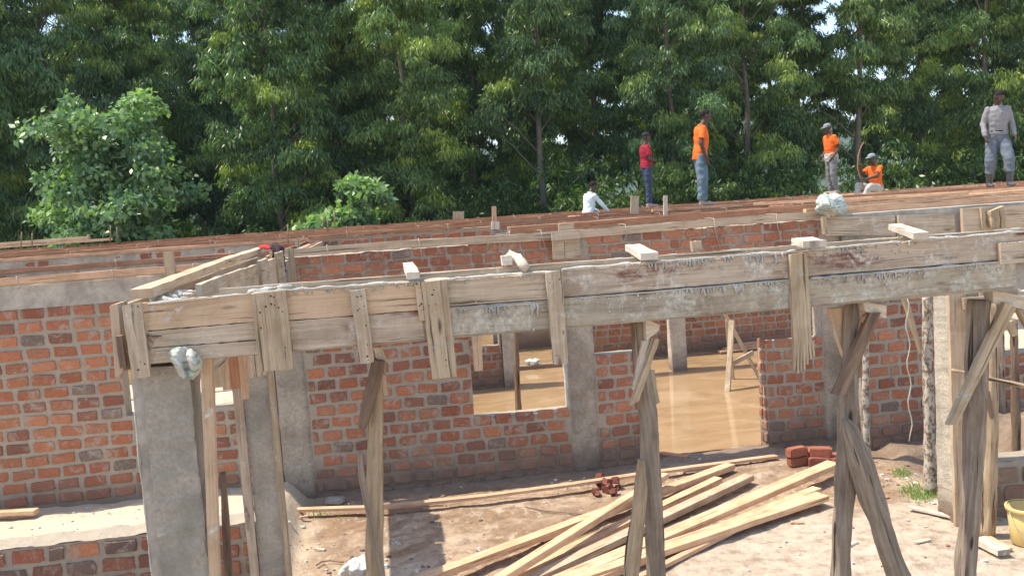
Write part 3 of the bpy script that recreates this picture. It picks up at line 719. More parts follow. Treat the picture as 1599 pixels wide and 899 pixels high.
# splintered cleat with a ragged lower end
m_ = MB(); m_.face(((1234, 397), (1260, 394), (1268, 535), (1240, 540)), YF-.027, .025, 8, .0015, vert=True)
for i in range(7):
    x = 1240+i*4.4; yb = 583-abs(i-1)*4.5+rnd.uniform(-6, 4); m_.face(((x, 532), (x+4.6, 532), (x+3.0+i*.6, yb), (x+i*.6, yb)), YF-.027, .022, 2, .001, vert=True)
m_.build('cleat', 'cleat', fb_)
m_ = MB(); m_.face(((171, 477), (184, 474), (193, 580), (180, 590)), YF+.05, .14, 6, .001, vert=True); m_.build('end_cleat', 'pale', fb_)
m_ = MB(); m_.face(((180, 525), (190, 524), (197, 572), (187, 576)), YF-.01, .03, 3, .001, vert=True); m_.build('end_cleat', 'bark', fb_)
m_ = MB()
for i in range(7):
    a = aY(221+i*1.2, 512+i*2, YF-.003); b = aY(226+i*4.4, 552-i*5.5+rnd.uniform(-5, 8), YF-.02); m_.bar(a, b, .004, .003)
m_.build('splinters', 'bark', fb_)
ZB = 2.36
iz = ZB+.010; YI = YF+.30
m_ = MB(); m_.bar((-.72, YI, iz-.13), (3.8, YI, iz-.13), .025, .26, n=40, jit=.002); m_.build('inner_board', 'grey', fb_)
m_ = MB(); rough_patch(m_, lambda s, d, z: (s, YF+.155+z, ZB-.022+d), -1.0, 3.8, -.125, .125, .003, .009, .025); m_.box(-1.0, 3.8, YF+.028, YF+.284, 2.10, ZB-.03); m_.build('concrete_fill', 'ring', fb_)
m_ = MB()
def tp(x, y): return aY(x, y, YF+.010)
for (p, q, h, dr, dn) in (((396, 458), (452, 452), .012, .02, 1), ((232, 476), (392, 459), .007, .0, 1), ((430, 455.5), (655, 440.5), .013, .018, 1), ((690, 437), (860, 425), .010, .02, 1), ((877, 422), (1010, 411), .009, .04, 1.4),
        ((1010, 411), (1240, 393), .010, .06, 1.5), ((1262, 391), (1420, 377), .009, .04, 1.2), ((1420, 377), (1599, 362), .010, .01, .8)):
    crust(m_, tp(*p)+Vector((0, -.012, .003)), tp(*q)+Vector((0, -.012, .003)), h=h, drip=dr, dens=dn)
for (p, q, h, dr, dn) in (((900, 465), (1240, 435), .004, .04, 1.2), ((1262, 434), (1560, 408), .008, .035, 1.6), ((714, 482), (850, 471), .005, .06, 1.4)):
    crust(m_, tp(*p)+Vector((0, -.014, -.002)), tp(*q)+Vector((0, -.014, -.002)), h=h, drip=dr, dens=dn)
crust(m_, (-.7, YI-.008, iz-.002), (3.8, YI-.008, iz-.002), h=.006)
for k in range(9): m_.blob(tp(396+k*6, 458-k)+Vector((0, .01, .006)), rnd.uniform(.008, .02), (1.6, 1, .6), .4)
m_.build('cement_crust', 'cement', fb_)
def spacer(p, q, w_, h_, mt, name='spacer', z=ZB+.022, rd=False):
    a = aZ(*p, z); b = aZ(*q, z); m_ = MB()
    if b.y < YF-.09: b = a.lerp(b, (a.y-(YF-.09))/(a.y-b.y))
    if rd: m_.tube([a, a.lerp(b, .5)+Vector((.01, 0, .004)), b], [.021, .022, .023], 10, .25, sub=4)
    else: m_.bar(a, b, w_, h_, n=5, jit=.002)
    return m_.build(name, mt, fb_)
spacer((797, 397), (836, 430), 0, 0, 'bleach', rd=True, z=ZB+.035)
spacer((988, 386), (1030, 409), .075, .03, 'bleach', z=ZB+.035); spacer((1253, 376), (1302, 388), .10, .03, 'bleach', z=ZB+.035)
spacer((1397, 354), (1449, 372), .065, .03, 'bleach', z=ZB+.035); spacer((637, 414), (650, 440), .05, .03, 'bleach', z=ZB+.03)
m_ = MB(); m_.face(((783, 400), (799, 398), (801, 414), (785, 415)), YI-.03, .05); m_.build('spacer', 'bleach', fb_)
m_ = MB(); m_.face(((1080, 377), (1095, 376), (1097, 392), (1082, 393)), YI+.03, .03); m_.build('spacer', 'pale', fb_)

# --- beam running back from the front corner to the main wall
rc = thing('beam_formwork', 'beam formwork running from the front corner back to the brick wall', 'beam formwork', (-.95, 6, 2.08))
m_ = MB(); m_.bar((-1.01, 3.93, 2.385), (-1.075, 6.2, 2.395), .085, .04, n=10, jit=.002); m_.build('top_batten', 'tan', rc)
m_ = MB(); m_.bar((-1.075, 6.215, 2.397), (-1.07, 8.35, 2.405), .085, .04, n=10, jit=.002); m_.build('top_batten', 'pale', rc)
m_ = MB(); m_.box(-1.115, -1.09, 4.0, 8.3, 2.06, 2.34, n=10, jit=.002); m_.build('side_board', 'grey', rc)
m_ = MB(); m_.box(-1.088, -.85, 4.05, 8.45, 2.05, 2.29, n=16, jit=.006); m_.build('concrete_fill', 'ring', rc)
y = 4.25
for (l, mt) in ((.75, 'grey'), (.62, 'pale'), (.65, 'cleat'), (.5, 'grey'), (.5, 'pale'), (.55, 'cleat')):
    m_ = MB(); x = -.84+rnd.uniform(-.01, .012); zt = 2.385+rnd.uniform(-.025, .015)
    m_.bar((x, y+.02, 2.17), (x, y+l-.03, 2.17), .025, 2*(zt-2.17), n=4, jit=.003); m_.build('side_board', mt, rc); y += l
m_ = MB()
for k in range(16): m_.blob((-.95+rnd.uniform(-.07, .07), 4.1+rnd.uniform(-.1, .5), 2.33), rnd.uniform(.015, .04), (1.2, 1, .7), .4)
m_.build('cement_lumps', 'cement', rc)
m_ = MB(); m_.bar((-.80, 8.2, 2.0), (-.80, 8.2, 2.40), .05, .03, up=(0, 1, 0)); m_.build('cleat', 'cleat', rc)

# cloth hanging at the corner
def cloth(name, label, cat, pts, mt, t=.01, amp=.02, kids=None):
    """sheet lofted through rows of points, wrinkled and thickened"""
    m_ = MB(); R = len(pts); C = len(pts[0]); sub = 5; P = []
    def cr(a, b, c, d, t): return .5*((2*b)+(c-a)*t+(2*a-5*b+4*c-d)*t*t+(3*b-a-3*c+d)*t**3)
    rows = []
    for r in pts:
        r = [Vector(p) for p in r]; o_ = []
        for i in range(C-1):
            for k in range(sub): o_.append(cr(r[max(i-1, 0)], r[i], r[i+1], r[min(i+2, C-1)], k/sub))
        o_.append(r[-1]); rows.append(o_)
    full = []
    for i in range(R-1):
        for k in range(sub): full.append([cr(rows[max(i-1, 0)][j], rows[i][j], rows[i+1][j], rows[min(i+2, R-1)][j], k/sub) for j in range(len(rows[0]))])
    full.append(rows[-1]); n = len(full[0]); sd_ = rnd.random()*30
    vs = []
    for i, r in enumerate(full):
        for j, p in enumerate(r): vs.append(p+Vector((noise.noise(Vector((i*.5, j*.5, sd_))), noise.noise(Vector((i*.6, j*.45, sd_+7))), noise.noise(Vector((i*.5, j*.6, sd_+3)))))*amp)
    fs = [(i*n+j, i*n+j+1, (i+1)*n+j+1, (i+1)*n+j) for i in range(len(full)-1) for j in range(n-1)]
    m_.add(vs, fs, smooth=True); o = m_.build(name, mt); md = o.modifiers.new('s', 'SOLIDIFY'); md.thickness = t
    c = sum((Vector(v) for v in vs), Vector())/len(vs); c.z = min(v[2] for v in vs); rebase(o, c)
    return tag(o, label, cat)
Yc = 7.9
def q3(lst, Y): return [[aY(x, y, Y+dy) for (x, y, dy) in row] for row in lst]
cloth('hanging_cloth', 'dark maroon cloth draped over the corner where the two beams meet', 'cloth', q3([[(421, 386, .15), (430, 383, .12), (440, 388, .1)], [(428, 392, 0), (434, 390, -.05), (441, 393, 0)], [(429, 408, 0), (435, 408, -.05), (442, 408, 0)], [(431, 424, 0), (437, 424, -.05), (445, 424, 0)], [(435, 432, 0), (439, 434, -.03), (444, 431, 0)]], Yc), 'darkcloth', .02, .02)
cloth('red_rag', 'small red and white rag lying beside the dark maroon cloth', 'rag', q3([[(406, 385, .1), (413, 383, .12), (421, 384, .1)], [(405, 387, 0), (413, 386, 0), (422, 386, 0)], [(407, 389, -.03), (413, 389, -.03), (421, 389, -.03)]], 7.8), 'redcloth', .008, .008)

# ------------------------------------------------------------------ timber props
def px_tube(m_, lst, Y, dY=0.0, n=14, jit=.24, sub=9, z=None):
    """lst of (px, py, width px); returns world pts on plane Y"""
    P = []; R = []
    for i, (x, y, w_) in enumerate(lst):
        yy = Y+dY*i/(len(lst)-1); p = aY(x, y, yy); d = (p-EY).dot(fw); P.append(p); R.append(w_*.5*d/F_PX)
    m_.tube(P, R, n, jit, sub=sub); return P
def prop(label, Y, main, mt='pole', extra=(), foot=None, grp='timber props under the front beam', cat='prop', name='timber_prop'):
    P0 = aY(main[-1][0], main[-1][1], Y); t = thing(name, label, cat, (P0.x, P0.y, 0), grp)
    m_ = MB(); pts = [(x, y, w_) for x, y, w_ in main]
    P = px_tube(m_, pts, Y)
    if foot is not None:
        d = (P[-1]-P[-2]).normalized(); e = P[-1]+d*((P[-1].z-foot)/max(.2, -d.z)); r = main[-1][2]*.5*(P[-1]-EY).dot(fw)/F_PX
        m_.tube([P[-1]+d*.002, P[-1].lerp(e, .5), e], [r, r*1.05, r*1.08], 12, .1, sub=3)
    m_.build('pole', mt, t)
    for (nm, kind, data, mt2, dy) in extra:
        m_ = MB()
        if kind == 't':
            P2 = px_tube(m_, data, Y+dy, n=10)
            if data[-1][1] > 890 and foot is not None:
                d = (P2[-1]-P2[-2]).normalized(); r = data[-1][2]*.5*(P2[-1]-EY).dot(fw)/F_PX
                m_.tube([P2[-1]+d*.002, P2[-1]+d*((P2[-1].z-foot)/max(.2, -d.z))], [r, r*1.05], 10, .1, sub=3)
        elif kind == 'b': m_.face(data, Y+dy, .035, 8, .002, vert=True)
        else: m_.face(data, Y+dy, .06, 3, .003)
        m_.build(nm, mt2, t)
    return t
prop('split prop with a dark bark piece and a crooked stick, left of the window', 4.0, [(591, 560, 16), (590, 600, 18), (586, 680, 24), (586, 760, 25), (585, 830, 26), (588, 905, 27)], 'split', [
    ('brace', 't', [(591, 561, 20), (582, 600, 21), (573, 640, 20), (567, 667, 14)], 'bark', -.06),
    ('stick', 't', [(562, 706, 7), (565, 740, 10), (574, 790, 10), (584, 840, 10), (599, 905, 10)], 'pole', -.08),
    ('head_block', 'b', ((583, 542), (596, 541), (603, 563), (590, 566)), 'bleach', -.05), ('head_block', 'b', ((592, 564), (602, 562), (603, 583), (592, 584)), 'cleat', -.04),
    ('wedge', 'b', ((598, 585), (603, 583), (607, 617), (599, 618)), 'pale', 0)], 0.)
prop('thick prop with a bleached head and crossing braces, in front of the doorway', 4.0, [(997, 500, 24), (1000, 560, 26), (1010, 640, 28), (1016, 720, 29), (1020, 800, 28), (1024, 905, 28)], 'pole', [
    ('brace', 'b', ((1004, 532), (1023, 528), (1003, 588), (990, 610)), 'bleach', -.06), ('brace', 'b', ((1024, 528), (1030, 530), (998, 626), (985, 633)), 'cleat', -.09),
    ('brace', 'b', ((1016, 580), (1022, 578), (1030, 628), (1022, 632)), 'grey', .05),
    ('second_leg', 't', [(1001, 717, 9), (1000, 760, 20), (994, 820, 21), (984, 905, 24)], 'split', -.09),
    ('head_block', 'h', ((1007, 496), (1031, 508), (1030, 516), (1009, 532)), 'bleach', -.075), ('cleat', 'b', ((987, 500), (998, 500), (1004, 580), (993, 584)), 'bark', -.02)], 0.)
prop('heavy prop with a leaning lower leg, right of the doorway', 4.0, [(1330, 470, 22), (1327, 560, 26), (1322, 660, 29), (1319, 760, 29), (1314, 840, 28), (1312, 905, 29)], 'pole', [
    ('leaning_leg', 't', [(1319, 655, 12), (1326, 672, 28), (1343, 720, 36), (1364, 790, 35), (1384, 850, 34), (1403, 905, 33)], 'pole', -.09),
    ('brace', 'b', ((1358, 490), (1376, 488), (1322, 615), (1303, 616)), 'bark', -.1), ('brace', 'b', ((1350, 495), (1360, 487), (1350, 530), (1340, 545)), 'tan', -.08),
    ('head_block', 'h', ((1347, 469), (1385, 477), (1384, 497), (1350, 486)), 'bleach', -.085), ('cleat', 'b', ((1296, 482), (1318, 480), (1320, 560), (1312, 540)), 'tan', .02),
    ('cleat', 'b', ((1341, 500), (1347, 500), (1345, 590), (1338, 588)), 'bark', -.02)], 0.)
prop('squared prop at right with a long pale diagonal brace', 4.0, [(1529, 468, 34), (1526, 560, 33), (1522, 660, 31), (1517, 760, 29), (1511, 840, 28), (1507, 905, 29)], 'pole', [
    ('brace', 'b', ((1570, 472), (1588, 480), (1495, 662), (1482, 664)), 'cleat', -.1), ('head_block', 'h', ((1549, 454), (1640, 470), (1640, 492), (1551, 472)), 'bleach', -.07),
    ('brace', 'b', ((1590, 482), (1606, 490), (1640, 560), (1628, 562)), 'cleat', -.05)], 0.)
# thinner props further back
def thin(label, lst, Y, mt, foot_z, name='timber_prop', extra=None, n=10, grp='thin props standing in the yard'):
    P0 = aY(lst[-1][0], lst[-1][1], Y); t = thing(name, label, 'prop', (P0.x, P0.y, P0.z), grp); m_ = MB(); px_tube(m_, lst, Y, n=n); m_.build('pole', mt, t)
    if extra:
        for (q, mt2, dy) in extra: m_ = MB(); m_.face(q, Y+dy, .03, 4, .001, vert=True); m_.build('brace', mt2, t)
thin('mottled pole with peeling bark standing before the right wall', [(1447, 460, 15), (1448, 560, 15), (1450, 660, 16), (1454, 772, 20)], 6.83, 'birch', 0, extra=[(((1409, 465), (1418, 463), (1440, 545), (1438, 552)), 'cleat', -.03)])
thin('slim pale pole beside the heavy prop at the doorway\'s right', [(1353, 500, 9), (1351, 600, 9), (1352, 660, 10), (1354, 708, 11)], 7.9, 'birch', 0)
thin('orange-brown stripped pole just right of the pale concrete column', [(1548, 470, 17), (1549, 580, 17), (1547, 700, 20), (1541, 838, 22)], 5.86, 'split', 0, extra=[(((1540, 612), (1546, 610), (1553, 650), (1550, 655)), 'bark', -.12)])
thin('dark thin pole behind the low wall at far right', [(1583, 500, 11), (1585, 600, 12), (1588, 728, 14)], 6.9, 'bark', 0, extra=[(((1571, 505), (1583, 500), (1590, 522), (1582, 526)), 'cleat', -.03)])
thin('grey thin pole rising beyond the low part of the right wall', [(1562, 480, 8), (1564, 566, 9), (1566, 700, 9)], 8.05, 'pole', 0)
thin('thin dark pole standing in the flooded room behind the window', [(805, 500, 8), (807, 570, 9), (810, 652, 10)], 10.98, 'bark', 0)
# sawn post in front of the second column
t = thing('timber_post', 'smooth orange sawn post beside the big front column', 'post', (-.8, 3.84, -.5))
m_ = MB(); P = [aY(x, y, 3.84) for x, y in ((312, 556), (330, 554), (350, 1000), (333, 1002))]; m_.face(((312, 556), (331, 554), (343, 930), (328, 932)), 3.84, .05, 10, .001, vert=True); m_.build('post_body', 'tan', t)
m_ = MB(); m_.face(((343, 740), (351, 738), (364, 930), (352, 932)), 3.98, .04, 6, .003, vert=True); m_.build('bark_strip', 'bark', t)
# boards hanging under the receding beam
t = thing('form_panel', 'brown plank panel hanging under the beam between the two left columns', 'form panel', (-1.0, 5.2, 1.7))
for q, mt in ((((331, 560), (345, 559), (348, 604), (333, 606)), 'grey'), (((345, 559), (356, 558), (360, 608), (348, 609)), 'tan'), (((356, 558), (371, 557), (376, 606), (360, 608)), 'red'), (((371, 556), (383, 555), (389, 622), (378, 624)), 'pink')):
    m_ = MB(); m_.face(q, 5.2, .02, 4, .001, vert=True); m_.build('plank', mt, t)
m_ = MB(); m_.face(((362, 600), (376, 600), (404, 900), (392, 905)), 5.35, .03, 8, .002, vert=True); m_.build('long_plank', 'greyred', t)
m_ = MB(); m_.face(((735, 505), (752, 503), (754, 578), (741, 579)), 8.42, .02, 4, .002, vert=True)
o = m_.build('hanging_board', 'tan'); tag(o, 'short orange-brown board hanging in the left side of the square window', 'board'); rebase(o, aY(745, 578, 8.42))
# horizontal stick
m_ = MB(); m_.tube([aY(1487, 578, 5.4), aY(1540, 590, 5.4), aY(1620, 607, 5.4)], [.014, .015, .016], 8, .15, sub=6); o = m_.build('stick', 'split'); rebase(o, aY(1560, 590, 5.4)); tag(o, 'thin peeled stick lying level across the right props', 'stick')
# string
m_ = MB(); m_.tube([aY(1416+3*math.sin(i*1.3)+i*.35, 462+i*12.6, 5.6) for i in range(19)], .0035, 5); o = m_.build('string', 'string'); rebase(o, aY(1420, 690, 5.6)); tag(o, 'pale string hanging from the front beam before the right wall', 'string')
# rebate box on the main wall top
t = thing('column_form', 'small wooden column form box nailed on the main brick wall top', 'column form', (1.75, 8.4, 2.0))
for q, mt, dy in ((((862, 362), (880, 361), (882, 404), (864, 405)), 'cleat', 0), (((881, 361), (904, 359), (906, 402), (883, 404)), 'cleat', 0), (((861, 362), (905, 358), (906, 372), (862, 376)), 'grey', -.03), (((872, 350), (896, 348), (897, 360), (873, 362)), 'pale', .05)):
    m_ = MB(); m_.face(q, 8.38+dy, .025, 3, .001); m_.build('form_board', mt, t)

# trestle in the flooded room
t = thing('trestle', 'wooden trestle standing in the muddy water beyond the doorway', 'trestle', (4.7, 11.6, 0))
for a, b, w_, mt in ((aZ(1136, 611, .0), aY(1143, 500, 11.45), .07, 'grey'), (aZ(1190, 597, .0), aY(1132, 490, 11.75), .07, 'cleat'), (aZ(1143, 592, 0), aY(1136, 500, 11.9), .06, 'cleat')):
    m_ = MB(); m_.bar(a, b, w_, .05, n=4, jit=.002); m_.build('leg', mt, t)
m_ = MB(); m_.bar(aY(1138, 571, 11.35), aY(1176, 550, 11.5), .03, .06, n=2, jit=.002); m_.build('cross_bar', 'grey', t)
for k in range(3):
    m_ = MB(); p = aZ(1155+k*7, 548-2*k, .02); m_.bar(p+Vector((-.35, 0, .02+.03*k)), p+Vector((.4, .1, .02+.03*k)), .1, .03, n=3, jit=.003)
    o = m_.build('floor_board', 'pink'); rebase(o, p); tag(o, 'reddish board lying in the water behind the trestle', 'board', 'boards in the water behind the trestle')

# ------------------------------------------------------------------ lumber on the ground
def plank(label, p, q, z1, z2, w_=.11, h=.045, mt='fresh', ext=0.0, grp='fresh planks lying in the yard', bowz=.0, tw=0.0, name='plank'):
    a = aZ(*p, z1); b = aZ(*q, z2)
    if ext: b = b+(b-a).normalized()*ext
    m_ = MB(); m_.bar(a, b, w_, h, n=14, jit=.0012, bow=(lambda t: Vector((0, 0, bowz*math.sin(math.pi*t)))) , tw=tw)
    o = m_.build(name, mt); c = (a+b)/2; c.z = min(a.z, b.z)-h/2; rebase(o, c); return tag(o, label, 'plank', grp)
plank('narrow fresh plank lying on top, crossing the others from the rubble heap', (1038, 742), (800, 892), .19, .17, .075, .05, ext=.9)
plank('fresh plank with the far end nearest the wall, under the crossing plank', (1141, 727), (690, 893), .06, .10, .10, .05, ext=.8)
plank('yellowish plank right beside the one ending in the middle of the yard', (1122, 748), (815, 893), .05, .05, .085, .045, ext=.9)
plank('paler plank with a split dark end, right of the yellowish plank', (1170, 744), (842, 899), .06, .06, .10, .05, 'pale', ext=.9)
plank('wide fresh plank reaching the loose bricks beside the heavy prop', (1302, 724), (905, 893), .13, .07, .13, .045, ext=.9)
plank('short-ended plank lying below the one that reaches the bricks', (1276, 764), (985, 880), .05, .05, .09, .045, 'fresh', ext=1.2)
plank('orange plank on the near side of the lumber pile', (1284, 774), (915, 897), .07, .07, .14, .045, 'fresh', ext=1.)
plank('thin curved lath on the near edge of the lumber pile', (1205, 797), (1040, 880), .04, .03, .05, .03, 'pink', ext=1.0)
plank('brown plank in shade between the pale planks', (880, 840), (800, 890), .03, .03, .08, .04, 'tan', ext=.6)
m_ = MB()                                                             # long springy board at the wall foot
P = [aZ(x, y, z) for x, y, z in ((452, 796, .06), (600, 791, .07), (760, 774, .08), (900, 755, .08), (1000, 740, .07), (1120, 724, .06), (1212, 712, .03))]
for i in range(len(P)-1):
    d = (P[i+1]-P[i]).normalized(); m_.bar(P[i], P[i+1]-d*.0005, .07, .025, n=4, jit=.001)
o = m_.build('long_board', 'pink'); rebase(o, P[3]); tag(o, 'very long thin pinkish board bent along the foot of the front wall', 'board')
plank('short reddish board end inside the doorway beside the brick jamb', (1075, 714), (985, 702), .04, .04, .08, .03, 'red', grp=None)
plank('small yellow plank end on the pale sand at far left', (57, 798), (-60, 803), .27, .29, .10, .04, grp=None)
plank('white offcut lying behind the yellow bucket', (1568, 862), (1528, 842), .03, .03, .10, .04, 'bleach', grp=None)
plank('thin pale lath on the gravel near the mottled pole', (1420, 791), (1486, 806), .02, .02, .05, .015, 'bleach', grp=None)
plank('brownish lath end under the white offcut', (1575, 857), (1540, 838), .01, .01, .06, .02, 'pink', grp=None)
# loose bricks
def brick(label, x, y, z, rot, grp='loose bricks by the doorway', sc=(.2, .095, .085), c=(.33, .115, .075), tilt=0):
    m_ = MB(); q = Matrix.Rotation(rot, 3, 'Z') @ Matrix.Rotation(tilt, 3, 'Y')
    n = 5; vs = []
    bm = bmesh.new(); bmesh.ops.create_cube(bm, size=1); bmesh.ops.bevel(bm, geom=bm.edges[:], offset=.09, segments=2, affect='EDGES')
    for v in bm.verts:
        co = Vector((v.co.x*sc[0], v.co.y*sc[1], v.co.z*sc[2])); jt = .003 if sc[0] > .15 else .010; co += Vector([rnd.uniform(-jt, jt) for _ in range(3)]); vs.append(q @ co+Vector((x, y, z)))
    m_.add(vs, [[v.index for v in f.verts] for f in bm.faces], col=c, smooth=False); bm.free()
    o = m_.build('loose_brick', 'lbrick', cols=True); rebase(o, (x, y, z-sc[2]/2)); return tag(o, label, 'brick', grp)
def m_lbrick():
    q = NT('loose_brick_clay'); a = q.attr(); o = q.tex(); n = q.noise(o, 40, 5, .7)
    q.col(q.mix(n, q.mix(1, a, (.6, .6, .6), 'MULTIPLY'), q.mix(1, a, (1.3, 1.3, 1.3), 'MULTIPLY'))); q.nrm(q.bump(n, .01)); return q.m
MT['lbrick'] = m_lbrick()
for (px, py, z, r, lab, c) in ((1247, 728, .045, .1, 'lowest loose brick at the left of the small pile by the doorway', (.30, .11, .07)), (1245, 728, .135, .2, 'topmost loose brick at the left of the small pile by the doorway', (.36, .13, .08)),
        (1280, 729, .045, -.3, 'lowest loose brick at the right of the small pile by the doorway', (.28, .10, .07)), (1283, 727, .13, -.5, 'topmost loose brick at the right of the small pile by the doorway', (.35, .125, .08)),
        (1303, 726, .045, .8, 'loose brick half hidden behind the heavy prop', (.37, .14, .09)), (1266, 716, .05, 1.3, 'loose brick standing at the back of the small pile', (.32, .12, .075))):
    p = aZ(px, py, 0); brick(lab, p.x, p.y, z+.01, r, c=c)
for k in range(12):
    p = aZ(955+rnd.gauss(0, 13), 768+rnd.gauss(0, 4.5), 0); s_ = rnd.uniform(.4, 1)
    brick('broken red brick fragment in the rubble heap on the yard', p.x, p.y, .035*s_+(.05 if k > 7 else 0), rnd.random()*3, 'brick rubble behind the crossing plank', (.09*s_, .07*s_, .06*s_), (.24, .085, .06), .4).name = 'brick_fragment' if k == 0 else 'brick_fragment.%03d' % k
p = aZ(523, 784, .02); brick('grey stone slab lying at the foot of the splashed concrete column', p.x, p.y, .04, -.3, None, (.17, .1, .05), (.36, .34, .32)).name = 'stone_slab'
m_ = MB(); m_.tube([aZ(x, y, .02) for x, y in ((820, 791), (850, 797), (880, 799), (911, 803))], .006, 6, .2, sub=3); o = m_.build('twig', 'bark'); rebase(o, aZ(860, 798, .01)); tag(o, 'long thin dark twig lying on the bare yard left of the rubble heap', 'twig')
m_ = MB(); m_.tube([aZ(x, y, .02) for x, y in ((494, 882), (502, 876), (516, 874), (536, 877))], .007, 6, .2, sub=3); o = m_.build('twig', 'rebar'); rebase(o, aZ(515, 876, .01)); tag(o, 'curved rusty piece of rod on the ground by the torn white bag', 'rod')
for k, (px, py, r_, l_) in enumerate(((470, 812, .3, .12), (500, 856, -.5, .09), (700, 880, 1.2, .10), (1330, 850, .4, .12), (1245, 815, -.3, .10), (1440, 845, .2, .14), (1380, 880, 1.0, .1))):
    p = aZ(px, py, .012); p.z = gh(p.x, p.y)+.012; d = Vector((math.cos(r_), math.sin(r_), 0))*l_/2; m_ = MB(); m_.bar(p-d, p+d, .035, .014, n=3, jit=.003)
    o = m_.build('wood_chip', 'bleach' if k % 2 else 'pink'); rebase(o, p); tag(o, ('reddish offcut beside the second concrete column', 'small pale offcut left of the torn white bag', 'reddish offcut at the near end of the lumber', 'pale offcut right of the leaning prop leg', 'reddish offcut on the yard right of the lumber', 'pale offcut left of the squared prop', 'reddish offcut near the foot of the leaning leg')[k], 'offcut', 'small offcuts on the yard')
# gravel and crumbs
m_ = MB()
for k in range(1500):
    if 500 <= k < 680: continue
    if k < 500: p = Vector((rnd.gauss(4.9, .45), rnd.gauss(6.7, .45), 0))
    elif k < 800: p = Vector((rnd.uniform(-1, .6), rnd.uniform(6, 8.3), 0))
    elif k < 1150: p = Vector((rnd.uniform(-4, -1.0), rnd.uniform(6.5, 8.45), 0))
    else: p = Vector((rnd.uniform(-1, 4.6), rnd.uniform(5.6, 8.4), 0))
    r = .004+.014*rnd.random()**3*(1.5 if k < 800 else 1); m_.blob((p.x, p.y, gh(p.x, p.y)+r*.3), r, (1.2, 1, .7), .5, rnd.choice((0, 0, 1, 2)) if 800 > k or k > 1150 else 0, 5, 3, False)
m_.c = [(.4, .2, .13)]*len(m_.c); g = m_.build('gravel', ['cement', 'mortar', 'lbrick'], cols=True); tag(g, 'loose gravel and crumbs scattered over the yard', 'gravel', kind='stuff')
# grass tufts
m_ = MB()
for k in range(420):
    c = rnd.choice(((1437, 781), (1425, 770), (1460, 776), (1408, 746))); p = aZ(c[0]+rnd.gauss(0, 10), c[1]+rnd.gauss(0, 4), -.02); p.z = gh(p.x, p.y)
    if rnd.random() < .12: p = Vector((-.75+rnd.gauss(0, .08), 8.15+rnd.gauss(0, .1), gh(-.75, 8.15)))
    d = Vector((rnd.uniform(-1, 1), rnd.uniform(-1, 1), 0))*.03; h = rnd.uniform(.02, .07); s_ = Vector((.004, .002, 0)); v = rnd.random()
    m_.add([p-s_, p+s_, p+s_*.7+d*.5+Vector((0, 0, h*.7)), p+d+Vector((0, 0, h))], [(0, 1, 2), (0, 2, 3)], col=(v, .5, 0))
tag(m_.build('grass', 'leafB', cols=True), 'small green weeds growing in the rubble by the mottled pole', 'weeds', kind='stuff')

# bucket
bp = aZ(1606, 846, 0); bp.z = gh(bp.x, bp.y)
t = thing('bucket', 'yellow plastic bucket standing at the right edge', 'bucket', bp)
def lathe(prof, c, n=32):
    m_ = MB(); vs = []; c = Vector(c)
    for r, z in prof:
        for k in range(n): a = 2*math.pi*k/n; vs.append(c+Vector((math.cos(a)*r, math.sin(a)*r, z)))
    fs = [(i*n+k, i*n+(k+1) % n, (i+1)*n+(k+1) % n, (i+1)*n+k) for i in range(len(prof)-1) for k in range(n)]
    m_.add(vs, fs, smooth=True); return m_
m_ = lathe([(0.0, .005), (.108, .005), (.113, .012), (.138, .27), (.134, .272), (.108, .02), (0, .018)], bp); m_.build('bucket_body', 'bucket', t)
m_ = lathe([(.138, .245), (.149, .248), (.151, .272), (.147, .28), (.135, .278)], bp); m_.build('rim', 'bucket', t)
m_ = MB(); m_.tube([bp+Vector((-.148, 0, .25)), bp+Vector((-.155, -.05, .17)), bp+Vector((-.11, -.12, .10)), bp+Vector((0, -.152, .08)), bp+Vector((.11, -.12, .10)), bp+Vector((.155, -.05, .17)), bp+Vector((.148, 0, .25))], .003, 6); m_.build('handle', 'wire', t)

# sacks
def sack(name, label, c, w_, h_, d_, mt='sack', neck=.35, seed=0, slump=.0):
    """half-empty bag: pinched top, sharp folds fanning down from the neck"""
    m_ = MB(); nu, nv = 84, 46; vs = []; c = Vector(c)
    for j in range(nv+1):
        t = j/nv; prof = math.sin(math.pi*min(1, t*1.02)**.62)**.55 if t < .75 else 0
        prof = max(.02, (math.sin(math.pi*t*.62+.08)**.6) if t < .8 else (math.sin(math.pi*.8*.62+.08)**.6)*(1-(t-.8)/.2*(1-neck)))
        if t < .12: prof *= (t/.12)**.5
        for i in range(nu):
            ph = 2*math.pi*i/nu; q = Vector((math.cos(ph), math.sin(ph), 0))
            f = 1-abs(noise.noise(Vector((math.cos(ph)*2.3, math.sin(ph)*2.3, t*1.1+seed)))) * 1.1
            f2 = 1-abs(noise.noise(Vector((math.cos(ph)*3+7, math.sin(ph)*3, t*3.4+seed*2))))*1.6
            f3 = noise.noise(Vector((math.cos(ph)*1.1, math.sin(ph)*1.1, t*1.6+seed+4)))
            k = prof*(.42+.38*f+.16*f2+.35*f3)
            z = (t-.5)*h_*(1+.25*noise.noise(Vector((q.x*1.2, q.y*1.2, seed+9)))) + h_*.10*f3
            vs.append(c+Vector((q.x*w_*.62*k+slump*t*w_, q.y*d_*.62*k, z)))
    fs = [(j*nu+i, j*nu+(i+1) % nu, (j+1)*nu+(i+1) % nu, (j+1)*nu+i) for j in range(nv) for i in range(nu)]
    fs.append(tuple(nv*nu+i for i in range(nu)))
    m_.add(vs, fs, smooth=True); o = m_.build(name, mt); rebase(o, c-Vector((0, 0, h_/2))); return tag(o, label, 'sack')
